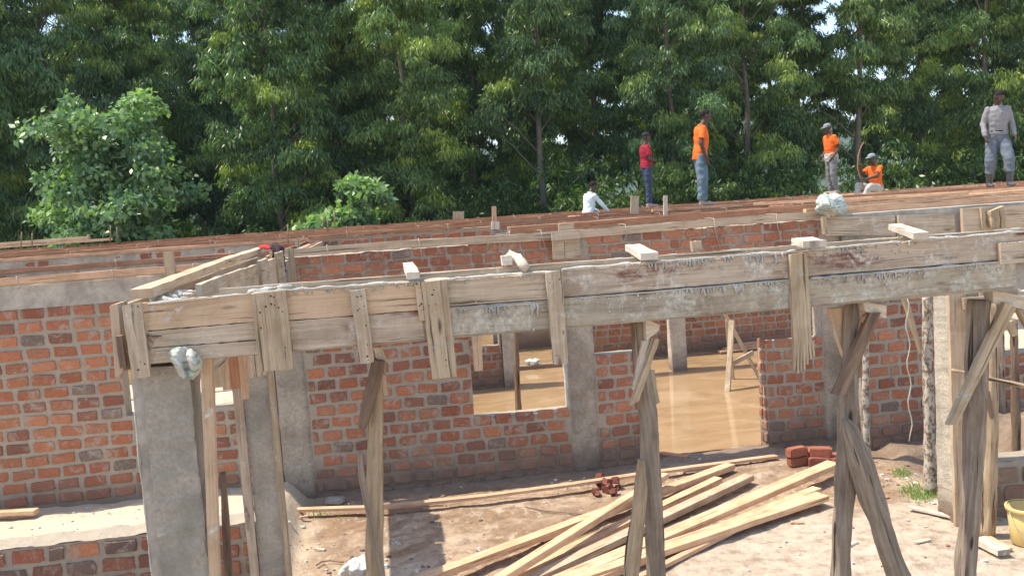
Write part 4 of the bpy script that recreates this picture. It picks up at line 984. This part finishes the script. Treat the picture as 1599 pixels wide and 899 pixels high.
cloth('plastic_sack', 'crumpled white and green sack stuffed under the front beam above the big column', 'sack', q3([
    [(270, 545, .02), (279, 542, .0), (292, 543, .0), (300, 547, .01), (306, 552, .02)], [(264, 551, .02), (277, 549, -.03), (289, 551, .0), (298, 552, -.035), (313, 558, .02)], [(266, 561, .01), (275, 560, -.035), (290, 562, -.01), (301, 560, -.05), (316, 568, .02)],
    [(272, 570, .01), (281, 571, -.04), (291, 572, .005), (303, 572, -.045), (313, 576, .01)], [(278, 579, .02), (284, 580, -.03), (292, 582, .0), (302, 581, -.03), (310, 583, .02)], [(281, 587, .02), (287, 591, -.01), (293, 590, -.02), (300, 592, -.01), (305, 587, .02)]], 3.76), 'sack', .003, .005)
cloth('plastic_sack', 'white sack with green print draped over the right end of the main wall top', 'sack', q3([
    [(1284, 303, .25), (1292, 305, .25), (1304, 303, .25), (1312, 305, .25)], [(1278, 309, .05), (1290, 306, .0), (1306, 307, .0), (1316, 310, .05)], [(1276, 318, .0), (1290, 316, -.16), (1306, 318, -.12), (1321, 320, .0)],
    [(1274, 327, .0), (1289, 327, -.12), (1307, 329, -.16), (1323, 328, .0)], [(1277, 333, .02), (1290, 336, -.06), (1307, 337, -.07), (1320, 333, .02)]], 8.42), 'sack', .005, .022)
sack('plastic_bag', 'torn white bag lying on the ground at the bottom beside the split prop', aZ(556, 893, .09), .24, .2, .2, 'bagw', seed=8, neck=.5, slump=.1)
sack('plastic_bag', 'small white crumpled bag on the threshold behind the square window', aZ(832, 567, .09), .2, .15, .16, 'bagw', seed=2)

# loose lumber across the wall tops, stakes, bars
def topl(label, p, q, z1, z2, w_=.11, h=.05, mt='pink', grp='long planks laid over the wall tops'):
    return plank(label, p, q, z1, z2, w_, h, mt, grp=grp, name='loose_plank')
def tw(X0, Y0, X1, Y1, z, label, mt, w_=.11, h=.045, grp='long planks laid over the wall tops'):
    m_ = MB(); a = Vector((X0, Y0, z)); b = Vector((X1, Y1, z)); m_.bar(a, b, w_, h, n=10, jit=.002, bow=lambda t: Vector((0, 0, -.01*math.sin(t*3.1))))
    o = m_.build('loose_plank', mt); rebase(o, ((X0+X1)/2, (Y0+Y1)/2, z-h/2)); tag(o, label, 'plank', grp)
tw(4.3, 8.66, 10.4, 9.4, 2.40, 'long orange plank running right from the white sack along the wall top', 'fresh', .06, .035)
tw(5.0, 9.7, 11.6, 11.9, 2.40, 'second long plank behind the white sack, rising to the right', 'fresh', .05, .035)
tw(6.2, 14.3, 10.9, 11.6, 2.41, 'pale plank pointing at the boots of the man in grey', 'fresh', .06, .035)
tw(7.6, 14.5, 12.6, 14.7, 2.355, 'orange plank under the boots of the man in grey', 'fresh', .25, .05)
tw(8.2, 16.3, 13.8, 14.9, 2.40, 'reddish plank behind the boots of the man in grey', 'red', .06, .05)
tw(5.0, 16.1, 9.2, 16.3, 2.39, 'plank lying along the wall right of the man in the wide jeans', 'pink', .06, .05)
tw(8.6, 16.3, 15.0, 20.2, 2.40, 'long plank leading to the seated man with the bent rod', 'pink', .06, .05)
tw(-11.5, 20.3, -5.7, 20.35, 2.50, 'tan plank lying on the wall top at far left', 'fresh', .14, .05)
tw(-14, 20.5, -6.2, 20.5, 2.56, 'upper plank of the small stack on the wall top at far left', 'pale', .14, .06)
def stake(px, y0, y1, Y, w_, mt, label, nm='stake'):
    m_ = MB(); a = aY(px, y1, Y); b = aY(px+rnd.uniform(-1, 1), y0, Y); d = (a-EY).dot(fw)
    if w_ > 3.5: m_.bar(a, b, w_*d/F_PX, .03, up=(0, 1, 0), n=2, jit=.002)
    else: m_.tube([a, b], w_*.5*d/F_PX, 6)
    o = m_.build(nm, mt); rebase(o, a); tag(o, label, 'stake' if nm == 'stake' else 'steel bar')
stake(991, 306, 334, 16.1, 13, 'pale', 'wide board end standing on the wall left of the man in the red shirt')
stake(1039, 305, 340, 14.2, 6, 'bleach', 'narrow white stake standing right of the man in the red shirt')
stake(772, 322, 346, 12.8, 7, 'pink', 'short brown stake standing on the wall top above the window')
stake(716, 330, 342, 16.1, 17, 'cleat', 'grey board piece lying on edge on the far wall above the window')
stake(773, 346, 358, 8.6, 12, 'bleach', 'white wooden block on the main wall top above the window')
stake(465, 373, 385, 10.3, 7, 'cleat', 'small grey peg near the dark maroon cloth')
for px, y0, y1, Y in ((450, 350, 382, 10.4), (505, 335, 356, 16.1), (512, 340, 362, 16.2), (523, 330, 352, 20.1), (33, 362, 388, 14.2), (50, 364, 386, 14.2), (172, 352, 378, 20.1), (183, 354, 376, 20.1)):
    stake(px, y0, y1, Y, 2.2, 'rebar', {450: 'thin steel bar standing up just right of the dark maroon cloth', 505: 'leftmost steel bar in front of the bright green shrub', 512: 'middle steel bar in front of the bright green shrub', 523: 'rightmost steel bar in front of the bright green shrub', 33: 'leftmost steel bar rising from the wall at far left', 50: 'second steel bar from the far left edge', 172: 'left one of two close steel bars below the pale leafy tree', 183: 'right one of two close steel bars below the pale leafy tree'}[px], 'steel_bar')
# floor under the seated and standing men is the wall tops above

# ------------------------------------------------------------------ people
def lofted(m_, rings, n=18):
    """rings: (centre, half-width vector, half-depth vector)"""
    vs = []
    for c, a, b in rings:
        c = Vector(c); a = Vector(a); b = Vector(b)
        for k in range(n): t = 2*math.pi*k/n; vs.append(c+a*math.cos(t)+b*math.sin(t))
    fs = [(i*n+k, i*n+(k+1) % n, (i+1)*n+(k+1) % n, (i+1)*n+k) for i in range(len(rings)-1) for k in range(n)]
    fs += [tuple(range(n))[::-1], tuple(range((len(rings)-1)*n, len(rings)*n))]; m_.add(vs, fs)
def limb(m_, pts, rad, n=14):
    pts = [Vector(p) for p in pts]; P = []; R = []
    for i in range(len(pts)-1):
        for k in range(5): t = k/5; P.append(pts[i].lerp(pts[i+1], t)); R.append(rad[i]*(1-t)+rad[i+1]*t)
    P.append(pts[-1]); R.append(rad[-1]); m_.tube(P, R, n)
    for p, r in zip(pts, rad): m_.blob(p, r*.99, jit=0, nu=14, nv=9)
def remesh(m_, name, mt, parent, vox=.011, wr=0.0, wf=9.0, mats=None):
    me = bpy.data.meshes.new('tmp'); me.from_pydata(m_.v, [], m_.f); ob_ = bpy.data.objects.new('tmp', me); COL.objects.link(ob_)
    md = ob_.modifiers.new('r', 'REMESH'); md.mode = 'VOXEL'; md.voxel_size = vox; md.use_smooth_shade = True
    sm_ = ob_.modifiers.new('s', 'SMOOTH'); sm_.iterations = 3; sm_.factor = .5
    dg = bpy.context.evaluated_depsgraph_get(); nm = bpy.data.meshes.new_from_object(ob_.evaluated_get(dg)); nm.name = name
    bpy.data.objects.remove(ob_)
    if wr:
        for v in nm.vertices:
            c = v.co; k = noise.noise(Vector((c.x*wf, c.y*wf, c.z*wf*1.8)))+.5*noise.noise(Vector((c.x*wf*2.3, c.y*wf*2.3, c.z*wf*2.6)))
            v.co = c+v.normal*k*wr
    nm.materials.clear(); nm.materials.append(MT[mt])
    nm.polygons.foreach_set('use_smooth', [True]*len(nm.polygons))
    o = bpy.data.objects.new(name, nm); COL.objects.link(o); o.parent = parent; return o

def person(label, loc, rz, J, cl, sc=1.0, foot='shoe'):
    """J: joints in a frame facing +x, left = +y. cl: dict of clothing materials"""
    t = thing('person', label, 'person', loc, 'men working on the walls'); _pl[t.name] = (0, 0, 0); t.rotation_euler.z = rz; t.scale = (sc, sc, sc)
    V = {k: Vector(v) for k, v in J.items() if k != 'curl'}
    up = (V['neck']-V['pelvis']).normalized(); side = Vector(J.get('side', (0, 1, 0))).normalized(); fwd = side.cross(up).normalized()
    hf = Vector(J.get('look', (1, 0, 0))).normalized(); hs = Vector((0, 0, 1)).cross(hf).normalized(); hu = hf.cross(hs).normalized()
    waist = V['pelvis'].lerp(V['neck'], .28); chest = V['pelvis'].lerp(V['neck'], .68)
    body = MB()
    def torso(m_, g, lo=-.06, hi=1.0, belly=0):
        rr = []
        for (k, a, b, f) in ((0, .155, .11, 0), (.12, .15, .105, .0), (.3, .142, .105, .012+belly), (.5, .155, .112, .01+belly), (.7, .158, .112, 0), (.85, .148, .098, -.005), (.95, .10, .078, -.01), (1.0, .062, .062, 0)):
            if k < lo or k > hi: continue
            c = V['pelvis'].lerp(V['neck'], k)+fwd*f; rr.append((c, side*(a+g), fwd*(b+g)))
        lofted(m_, rr)
        for s_ in 'LR':
            if hi >= .95: m_.blob(V['sh'+s_]+Vector((0, 0, -.008)), .052+g*.5, jit=0, nu=14, nv=9)
    torso(body, 0)
    lofted(body, [(V['pelvis']-up*.10, side*.10, fwd*.085), (V['pelvis']-up*.05, side*.145, fwd*.105), (V['pelvis']+up*.02, side*.155, fwd*.11)])
    limb(body, [V['neck']-up*.03, V['head']-hu*.07], [.062, .055])
    h = V['head']
    for (o_, r, s3) in (((.0, 0, .028), .088, (1.08, .86, 1.05)), ((.012, 0, -.035), .068, (1.1, .86, 1.2)), ((.045, 0, -.075), .035, (1, 1, .8))):
        c = h+hf*o_[0]+hs*o_[1]+hu*o_[2]; body.blob(c, r, (s3[0], s3[1], s3[2]), 0, nu=18, nv=12)
    limb(body, [h+hf*.092+hu*.02, h+hf*.112-hu*.022], [.009, .014])          # nose
    limb(body, [h+hf*.088+hs*.02-hu*.052, h+hf*.088-hs*.02-hu*.052], [.010, .010])   # lips
    limb(body, [h+hf*.085+hs*.035+hu*.033, h+hf*.085-hs*.035+hu*.033], [.011, .011])  # brow
    for s_ in (1, -1): limb(body, [h+hs*s_*.078+hu*.015, h+hs*s_*.080-hu*.03], [.014, .010])
    for s_ in 'LR':
        limb(body, [V['sh'+s_], V['el'+s_], V['wr'+s_]], [.052, .042, .028])
        w_ = V['wr'+s_]; d = (w_-V['el'+s_]).normalized()
        hd = Vector(J.get('hand'+s_, tuple(d))).normalized(); pn = Vector(J.get('palm'+s_, (0, -1 if s_ == 'L' else 1, 0))); pn = (pn-hd*pn.dot(hd)).normalized(); ac = hd.cross(pn).normalized()
        lofted(body, [(w_-hd*.01, ac*.026, pn*.020), (w_+hd*.04, ac*.038, pn*.016), (w_+hd*.085, ac*.040, pn*.014), (w_+hd*.095, ac*.036, pn*.010)], 12)
        for k in range(4):
            b0 = w_+hd*.085+ac*(.030-.020*k); L_ = (.072, .080, .075, .058)[k]; cu = J.get('curl', .5)
            limb(body, [b0, b0+(hd+pn*cu*.4).normalized()*L_*.5, b0+(hd+pn*cu*.4).normalized()*L_*.5+(hd+pn*cu*1.6).normalized()*L_*.5], [.0095, .009, .0075], 8)
        b0 = w_+hd*.03+ac*.032; limb(body, [b0, b0+(hd*.6+ac+pn*.3).normalized()*.038, b0+(hd*.6+ac+pn*.3).normalized()*.038+(hd+pn*.5).normalized()*.032], [.012, .011, .009], 8)
        hp, kn, an = V['hp'+s_], V['kn'+s_], V['an'+s_]
        limb(body, [hp, kn, kn.lerp(an, .35)+(an-kn).cross(side).normalized()*-.0, an], [.084, .056, .055, .036])
        td = Vector(J.get('toe'+s_, (1, 0, 0))).normalized()
        lofted(body, [(an+Vector((0, 0, .01))-td*.035, side*.032, Vector((0, 0, .03))), (an-Vector((0, 0, .035))+td*.03, side*.038, Vector((0, 0, .034))), (an-Vector((0, 0, .048))+td*.13, side*.044, Vector((0, 0, .022))), (an-Vector((0, 0, .055))+td*.185, side*.032, Vector((0, 0, .012)))], 12)
    remesh(body, 'body', 'skin', t, .0095)
    # shirt
    sh = MB(); g = .020; torso(sh, g, -.1, .96)
    lofted(sh, [(V['pelvis']-up*cl.get('hem', .04), side*(.16+g), fwd*(.118+g)), (V['pelvis']+up*.06, side*(.152+g), fwd*(.108+g))])
    lofted(sh, [(V['neck']-up*.05, side*.10, fwd*.085), (V['neck']-up*.0, side*.070, fwd*.070), (V['neck']+up*.022, side*.066, fwd*.068)])
    for s_ in 'LR':
        if cl['sleeve'] == 'long': limb(sh, [V['sh'+s_], V['el'+s_], V['el'+s_].lerp(V['wr'+s_], .93)], [.056, .052, .042])
        else:
            limb(sh, [V['sh'+s_], V['sh'+s_].lerp(V['el'+s_], .5)], [.066, .068]); e = V['sh'+s_].lerp(V['el'+s_], .68); d = (V['el'+s_]-V['sh'+s_]).normalized(); sh.tube([V['sh'+s_].lerp(V['el'+s_], .4), e], [.067, .070], 14)
    remesh(sh, 'shirt', cl['shirt'], t, .0105, .010, 8)
    tr = MB(); g = .018
    lofted(tr, [(V['pelvis']-up*.12, side*.125, fwd*.10), (V['pelvis']-up*.06, side*(.152+g), fwd*(.11+g)), (V['pelvis']+up*.05, side*(.15+g*.6), fwd*(.105+g*.6))])
    lw_ = cl.get('leg', 1.0)
    for s_ in 'LR':
        hp, kn, an = V['hp'+s_], V['kn'+s_], V['an'+s_]; end = kn.lerp(an, cl.get('cuff', .95))
        limb(tr, [hp, hp.lerp(kn, .5), kn, kn.lerp(end, .6)], [.100, .092*lw_**.5, .076*lw_, .068*lw_]); tr.tube([kn.lerp(end, .4), end], [.068*lw_, .066*lw_], 14)
    remesh(tr, 'trousers', cl['trousers'], t, .0105, .014, 7)
    for s_ in 'LR':
        f = MB(); an = V['an'+s_]; td = Vector(J.get('toe'+s_, (1, 0, 0))).normalized(); Z_ = Vector((0, 0, 1)); sd2 = td.cross(Z_)
        lofted(f, [(an-Z_*.035-td*.055, sd2*.036, Z_*.045), (an-Z_*.035, sd2*.046, Z_*.045), (an-Z_*.045+td*.08, sd2*.052, Z_*.036), (an-Z_*.05+td*.17, sd2*.050, Z_*.030), (an-Z_*.055+td*.215, sd2*.03, Z_*.022)], 14)
        if cl['shoe'] == 'boot':
            limb(f, [an-Z_*.02, an.lerp(V['kn'+s_], .30), an.lerp(V['kn'+s_], .62)], [.052, .060, .068])
        else: f.tube([an-Z_*.03, an+(V['kn'+s_]-an).normalized()*.05], [.048, .046], 12)
        remesh(f, 'rubber_boot' if cl['shoe'] == 'boot' else 'shoe', cl['shoem'], t, .010)
    if cl.get('cap'):
        c = MB(); vs = []
        for j in range(8):
            th = math.pi/2*j/7
            for i in range(20): ph = 2*math.pi*i/20; vs.append(h+hu*(.045+.082*math.sin(th))+(hf*math.cos(ph)*1.12+hs*math.sin(ph)*.95)*.093*math.cos(th)**.8 if j < 7 else h+hu*.127)
        c.add(vs, [(j*20+i, j*20+(i+1) % 20, (j+1)*20+(i+1) % 20, (j+1)*20+i) for j in range(7) for i in range(20)], smooth=True)
        vs = []
        for r_ in (0, 1):
            for i in range(9):
                a = -1.05+2.1*i/8; R_ = .095 if r_ == 0 else .165; vs.append(h+hu*(.052-.012*r_)+hf*math.cos(a)*R_*1.05+hs*math.sin(a)*R_*(.9 if r_ == 0 else .55))
        c.add(vs, [(i, i+1, 10+i, 9+i) for i in range(8)], smooth=True)
        o = MB.build(c, 'cap', cl['cap'], t); o.location = (0, 0, 0); md = o.modifiers.new('s', 'SOLIDIFY'); md.thickness = .006
    else:
        c = MB(); c.blob(h+hu*.04-hf*.008, .090, (1.06, .88, .95), 0, nu=18, nv=12); o = c.build('hair', 'hair', t); o.location = (0, 0, 0)
        c2_ = [v for v in o.data.vertices]
    e = MB()
    for s_ in (1, -1): e.blob(h+hf*.086+hs*s_*.031+hu*.012, .011, (1, 1.3, .8), 0, nu=8, nv=6)
    o = e.build('eyes', 'eye', t); o.location = (0, 0, 0)
    if cl.get('belt'):
        b = MB(); lofted(b, [(V['pelvis']+up*.05, side*.172, fwd*.130), (V['pelvis']+up*.075, side*.170, fwd*.128)]); o = b.build('belt', 'leather', t); o.location = (0, 0, 0)
    if cl.get('waistcloth'):
        b = MB(); lofted(b, [(V['pelvis']-up*.13, side*.17, fwd*.135), (V['pelvis']-up*.02, side*.185, fwd*.145), (V['pelvis']+up*.06, side*.178, fwd*.138)]); remesh(b, 'waist_cloth', cl['waistcloth'], t, .012, .02, 12)
    return t
MT['eye'] = m_plain('eye', (.2, .17, .15), .05, 10, .3)
def stand(lean=0, head=(.04, 0, 1.63), **kw):
    J = dict(anL=(.03, .10, .10), anR=(-.02, -.10, .10), knL=(.05, .105, .50), knR=(.01, -.105, .50), hpL=(0, .088, .90), hpR=(0, -.088, .90), pelvis=(0, 0, .95), neck=(lean, 0, 1.47), head=head,
        shL=(lean*.9, .160, 1.395), shR=(lean*.9, -.160, 1.395), elL=(-.03+lean, .235, 1.12), elR=(-.03+lean, -.235, 1.12), wrL=(.04+lean, .25, .87), wrR=(.04+lean, -.25, .87))
    J.update(kw); return J
def at(px, py, Y, z=None):
    p = aY(px, py, Y); 
    if z is not None: p.z = z
    return tuple(p)
RX = 0.0
# man in the red shirt, hands together at the waist
person('man in a crimson shirt, dark jeans and black cap standing on a wall', at(1012, 325, 20.35, 2.38), .1, stand(0, elL=(.02, .225, 1.13), wrL=(.23, .10, 1.08), elR=(.02, -.225, 1.13), wrR=(.23, -.06, 1.10), handL=(.6, -1, 0), handR=(.6, 1, .1), anL=(.10, .10, .10), knL=(.09, .105, .50)),
    dict(shirt='crimson', sleeve='short', trousers='jeans', shoe='s', shoem='mud', cap='capb', hem=.02), 1.0)
person('man in a bright orange shirt and wide faded jeans standing bareheaded', at(1097, 327, 16.3, 2.395), -.15, stand(.05, (.13, 0, 1.63), elL=(-.03, .235, 1.13), elR=(-.02, -.235, 1.13), wrL=(.03, .25, .88), wrR=(.05, -.25, .88)),
    dict(shirt='orange', sleeve='short', trousers='ljeans', shoe='s', shoem='mud', leg=1.3, hem=.10), 1.03)
person('standing man in an orange shirt, grey trousers and grey cap left of the seated man', at(1300, 303, 20.35, 2.40), math.pi+.15, stand(.03, (.08, 0, 1.62), look=(1, 0, -.25), elL=(-.06, .23, 1.13), elR=(-.06, -.23, 1.13), wrL=(.09, .2, .93), wrR=(.12, -.2, .95), anL=(-.06, .10, .10), anR=(-.03, -.1, .1)),
    dict(shirt='orange', sleeve='short', trousers='gtrous', shoe='s', shoem='mud', cap='capg', waistcloth='ptrous', hem=.0), .98)
person('man in grey long-sleeved shirt, blue-grey trousers and rubber boots looking down', at(1559, 299, 14.7, 2.39), -math.pi/2-.35, stand(.03, (.12, 0, 1.60), look=(1, .25, -.75), elL=(.0, .235, 1.14), elR=(.02, -.24, 1.15), wrL=(.10, .25, .92), wrR=(.16, -.25, .93), anL=(.16, .14, .10), knL=(.17, .13, .50), anR=(-.10, -.12, .10), knR=(.03, -.125, .49), curl=.7),
    dict(shirt='greyshirt', sleeve='long', trousers='btrous', shoe='boot', shoem='boot', leg=1.3, cuff=.55, belt=1, hem=-.03), 1.0)
# seated man with the rod (seat at wall top)
sj = dict(pelvis=(0, 0, .10), neck=(.05, 0, .62), head=(.12, 0, .78), shL=(.05, .175, .555), shR=(.05, -.175, .555), elL=(.22, .24, .36), elR=(.26, -.20, .42), wrL=(.42, .10, .30), wrR=(.40, -.08, .56),
    hpL=(.02, .09, .08), hpR=(.02, -.09, .08), knL=(.42, .20, .12), knR=(.40, -.18, .16), anL=(.55, .1, -.22), anR=(.50, -.12, -.20), look=(1, -.1, -.2), handL=(1, -.3, .1), handR=(.3, .2, 1), curl=1.6)
sp = at(1369, 300, 20.1, 2.42)
person('man in an orange shirt and pale trousers sitting on the wall with a bent rod', sp, math.pi+.25, sj, dict(shirt='orange', sleeve='short', trousers='ptrous', shoe='s', shoem='mud', cap='capt', hem=.02), 1.0)
m_ = MB(); m_.tube([aY(x, y, 20.0) for x, y in ((1353, 303), (1345, 283), (1339, 262), (1340, 243), (1345, 228), (1349, 222))], [.012, .013, .014, .014, .012, .010], 8, sub=3)
o = m_.build('bent_rod', 'rodr'if False else 'red'); rebase(o, aY(1353, 303, 20.0)); tag(o, 'reddish curved rod held upright by the seated man', 'rod')
sj2 = dict(pelvis=(0, 0, .08), neck=(.09, 0, .57), head=(.18, 0, .72), shL=(.08, .175, .51), shR=(.08, -.175, .51), elL=(.22, .24, .26), elR=(.27, -.23, .27), wrL=(.42, .16, .09), wrR=(.44, -.20, .10),
    hpL=(.02, .09, .06), hpR=(.02, -.09, .06), knL=(.36, .16, -.02), knR=(.34, -.16, -.04), anL=(.34, .16, -.46), anR=(.32, -.16, -.46), look=(1, 0, -.35), handL=(1, 0, -.4), handR=(1, 0, -.4))
person('man in a pale blue shirt crouching low on the far wall, back to the camera', at(918, 332, 20.35, 2.25), .35, sj2, dict(shirt='white', sleeve='long', trousers='jeans', shoe='s', shoem='mud', hem=.02), 1.0)

# ------------------------------------------------------------------ trees
rnd.seed(23)
def crown_mesh(name, seed, z0, z1, R, clumps, per, leaf, wid, mat, droop=1.0, shape='cone', tip=.35, lobe=1.0):
    """foliage in big lobes, each made of small drooping sprays of leaves"""
    g_ = np.random.default_rng(seed); cc = []
    H = z1-z0; nl = max(4, int(clumps/9)); lobes = []
    for i in range(nl):
        t = (i+g_.random())/nl; z = z0+H*t
        if shape == 'cone': rmax = R*(.5+.5*math.sin(math.pi*min(1, .2+t*.8)))*(1-.3*t)
        else: rmax = R*math.sqrt(max(.08, 1-(2*t-1)**2))
        a = i*2.4+g_.random()*1.2; r = rmax*(.35+.5*g_.random()); lobes.append((r*math.cos(a), r*math.sin(a), z, lobe*(.6+.8*g_.random()), g_.random(), g_.random() < tip))
    for i in range(clumps):
        lx, ly, lz, lr, lb, ly_ = lobes[i % nl]
        d = g_.normal(size=3); d /= np.linalg.norm(d); d[2] = abs(d[2])*.9-.25 if g_.random() < .75 else d[2]
        k = lr*(.55+.5*g_.random()); x, y, z = lx+d[0]*k, ly+d[1]*k, lz+d[2]*k*.95
        cc.append((x, y, z, .26+.26*g_.random(), .65*lb+.35*g_.random(), ly_ and d[2] > -.1, math.atan2(y, x), math.hypot(x, y)))
    V = []; C = []
    for (cx, cy, cz, cr, br, yl, a, r) in cc:
        n = int(per*(cr/.5)**2); d = g_.normal(size=(n, 3)); d /= np.linalg.norm(d, axis=1)[:, None]; d[:, 2] = np.where(d[:, 2] < -.35, -d[:, 2]*.6, d[:, 2])
        p = d*(cr*(.35+.7*g_.random((n, 1)))); p += np.array([cx, cy, cz])
        out_ = d.copy(); out_[:, 2] *= .3
        dr = out_*.3+g_.normal(size=(n, 3))*.42+np.array([0, 0, -1.1*droop]); dr /= np.linalg.norm(dr, axis=1)[:, None]
        s_ = np.cross(dr, g_.normal(size=(n, 3))*.9+d*.8+np.array([-.3, -.2, .4])); s_ /= np.linalg.norm(s_, axis=1)[:, None]+1e-9
        L = leaf*(.65+.7*g_.random((n, 1))); W_ = wid*(.7+.6*g_.random((n, 1)))
        q = np.stack([p, p+dr*L*.42+s_*W_*.5, p+dr*L, p+dr*L*.42-s_*W_*.5], 1)
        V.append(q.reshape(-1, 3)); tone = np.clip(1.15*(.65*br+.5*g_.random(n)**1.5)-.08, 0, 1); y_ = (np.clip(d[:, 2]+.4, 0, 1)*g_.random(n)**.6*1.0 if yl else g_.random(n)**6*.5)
        C.append(np.repeat(np.stack([tone, y_, np.zeros(n), np.ones(n)], 1), 4, 0))
    V = np.concatenate(V).astype(np.float32); C = np.concatenate(C).astype(np.float32); nf = len(V)//4
    me = bpy.data.meshes.new(name); me.vertices.add(len(V)); me.vertices.foreach_set('co', V.ravel())
    me.loops.add(nf*4); me.loops.foreach_set('vertex_index', np.arange(nf*4, dtype=np.int32)); me.polygons.add(nf)
    me.polygons.foreach_set('loop_start', np.arange(0, nf*4, 4, dtype=np.int32))
    me.update(calc_edges=True); at_ = me.color_attributes.new('Col', 'FLOAT_COLOR', 'POINT'); at_.data.foreach_set('color', C.ravel())
    me.materials.append(MT[mat]); return me, cc
def trunk_mesh(name, h, r, cc, seed, lim=26):
    R_ = random.Random(seed); m_ = MB(); pts = [(R_.uniform(-.2, .2)*i*.3, R_.uniform(-.12, .12)*i*.3, -.5+(h+.5)*i/7) for i in range(8)]
    m_.tube(pts, [r*(1.2-.95*i/7) for i in range(8)], 9, .12, sub=2)
    for c in R_.sample(cc, min(lim, len(cc))):
        z = max(1.0, c[2]-c[7]*.7-.3); k = min(6.99, (z+.5)/(h+.5)*7); i = int(k); a = Vector(pts[i]).lerp(Vector(pts[i+1]), k-i)
        b = Vector((c[0], c[1], c[2])); mid = a.lerp(b, .5)+Vector((0, 0, .12)); m_.tube([a, mid, b], [r*.32*(1.1-z/h*.6), r*.2, r*.06], 6, .1, sub=2)
    o = m_.build(name, 'trunk'); me = o.data; bpy.data.objects.remove(o); return me
VARS = []
for i, (z0, z1, R, n) in enumerate(((1.8, 14, 2.4, 330), (1.4, 13, 2.2, 330), (2.6, 15, 2.2, 290), (1.6, 13.5, 2.6, 350), (4.6, 15, 1.9, 220))):
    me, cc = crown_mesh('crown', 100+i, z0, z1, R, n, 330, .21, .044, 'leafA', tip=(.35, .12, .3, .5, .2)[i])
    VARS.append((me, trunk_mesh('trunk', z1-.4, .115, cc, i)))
def tree(label, px, Y, var, sc, rot, grp='trees of the grove', name='grove_tree', cat='tree', off=0.0):
    x = aY(px, 330, Y).x; z = gh(x, Y); t = thing(name, label, cat, (x, Y, z), grp); t.rotation_euler.z = rot; t.scale = (sc, sc, sc*(1+off)); _pl[t.name] = (0, 0, 0)
    for me, nm in ((var[0], 'crown'), (var[1], 'trunk')):
        o = bpy.data.objects.new(nm, me); COL.objects.link(o); o.parent = t
FRONT = [(-40, 30, 1, 'leftmost tall tree with mixed light leaves at the picture edge'), (95, 31, 0, 'tall tree rising straight behind the pale leafy tree'), (215, 33, 3, 'tall feathery tree right behind the top of the pale leafy tree'), (330, 35, 1, 'dark tree in the shadowy gap right of the pale leafy tree'),
    (440, 30, 0, 'big bushy tree above the bright green shrub'), (545, 32, 1, 'dark drooping tree just right above the bright green shrub'), (640, 29.5, 3, 'broad full tree with yellow-green tips in the left centre'), (745, 34, 1, 'dark tree behind the gap of sky near the picture centre'),
    (850, 31, 4, 'slender tree with bare lower trunk left of the crouching man'), (935, 34, 2, 'tall narrow tree above the crouching man'), (1055, 30, 3, 'bright yellow-green tree between the red and orange shirts'), (1170, 31.5, 0, 'leafy tree right of the man in the wide jeans'),
    (1250, 33, 2, 'tree directly left of the man in grey cap'), (1345, 31, 4, 'open airy tree above the seated man'), (1440, 33, 2, 'open tree with slim trunk between the seated man and the man in grey'), (1540, 31, 0, 'tall tree behind the man in grey'), (1650, 30, 3, 'last tall tree at the right picture edge')]
for i, (px, Y, v, lab) in enumerate(FRONT): tree(lab, px, Y, VARS[v], rnd.uniform(.92, 1.1), rnd.random()*6.28)
for px in (20, 150, 275, 385, 490, 600, 700, 800, 900, 1000, 1110, 1215, 1400, 1500, 1600):
    tree('dark tall tree standing deep in the grove behind the front trees', px+rnd.uniform(-15, 15), rnd.uniform(37, 41), VARS[rnd.randrange(4)], rnd.uniform(1.0, 1.15), rnd.random()*6.28, 'back trees of the grove')
for px in (60, 240, 420, 560, 690, 860, 1030):
    tree('dark tall tree standing deep in the grove behind the front trees', px+rnd.uniform(-20, 20), rnd.uniform(45, 50), VARS[rnd.randrange(4)], rnd.uniform(1.1, 1.25), rnd.random()*6.28, 'back trees of the grove')
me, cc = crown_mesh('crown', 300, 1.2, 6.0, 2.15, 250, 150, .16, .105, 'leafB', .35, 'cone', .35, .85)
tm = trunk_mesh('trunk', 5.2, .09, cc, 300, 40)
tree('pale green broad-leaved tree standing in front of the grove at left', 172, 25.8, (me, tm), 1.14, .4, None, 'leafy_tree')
me, cc = crown_mesh('crown', 301, 1.4, 3.9, 1.0, 60, 90, .24, .17, 'leafB', .3, 'ball', .9, .34)
tm = trunk_mesh('trunk', 3.6, .05, cc, 301, 14)
tree('bright green large-leaved shrub growing behind the far wall', 503, 25.6, (me, tm), 1.0, .4, 'bright shrubs behind the wall', 'shrub', 'shrub')
tree('lower bright green shrub right of the large-leaved shrub', 570, 26.2, (me, tm), .92, 2.4, 'bright shrubs behind the wall', 'shrub', 'shrub')
mes = [crown_mesh('crown', 310+i, .3, 3.4, 1.5, 45, 120, .2, .07, 'leafC', .6, 'ball', .4) for i in range(2)]
tms = [trunk_mesh('trunk', 2.6, .05, c, 310+i, 12) for i, (m, c) in enumerate(mes)]
for i, px in enumerate(range(-30, 1680, 70)):
    k = i % 2; tree('dark green bush in the undergrowth at the foot of the grove', px+rnd.uniform(-25, 25), rnd.uniform(27.5, 29.5), (mes[k][0], tms[k]), rnd.uniform(.75, 1.05), rnd.random()*6, 'undergrowth bushes', 'bush', 'bush')
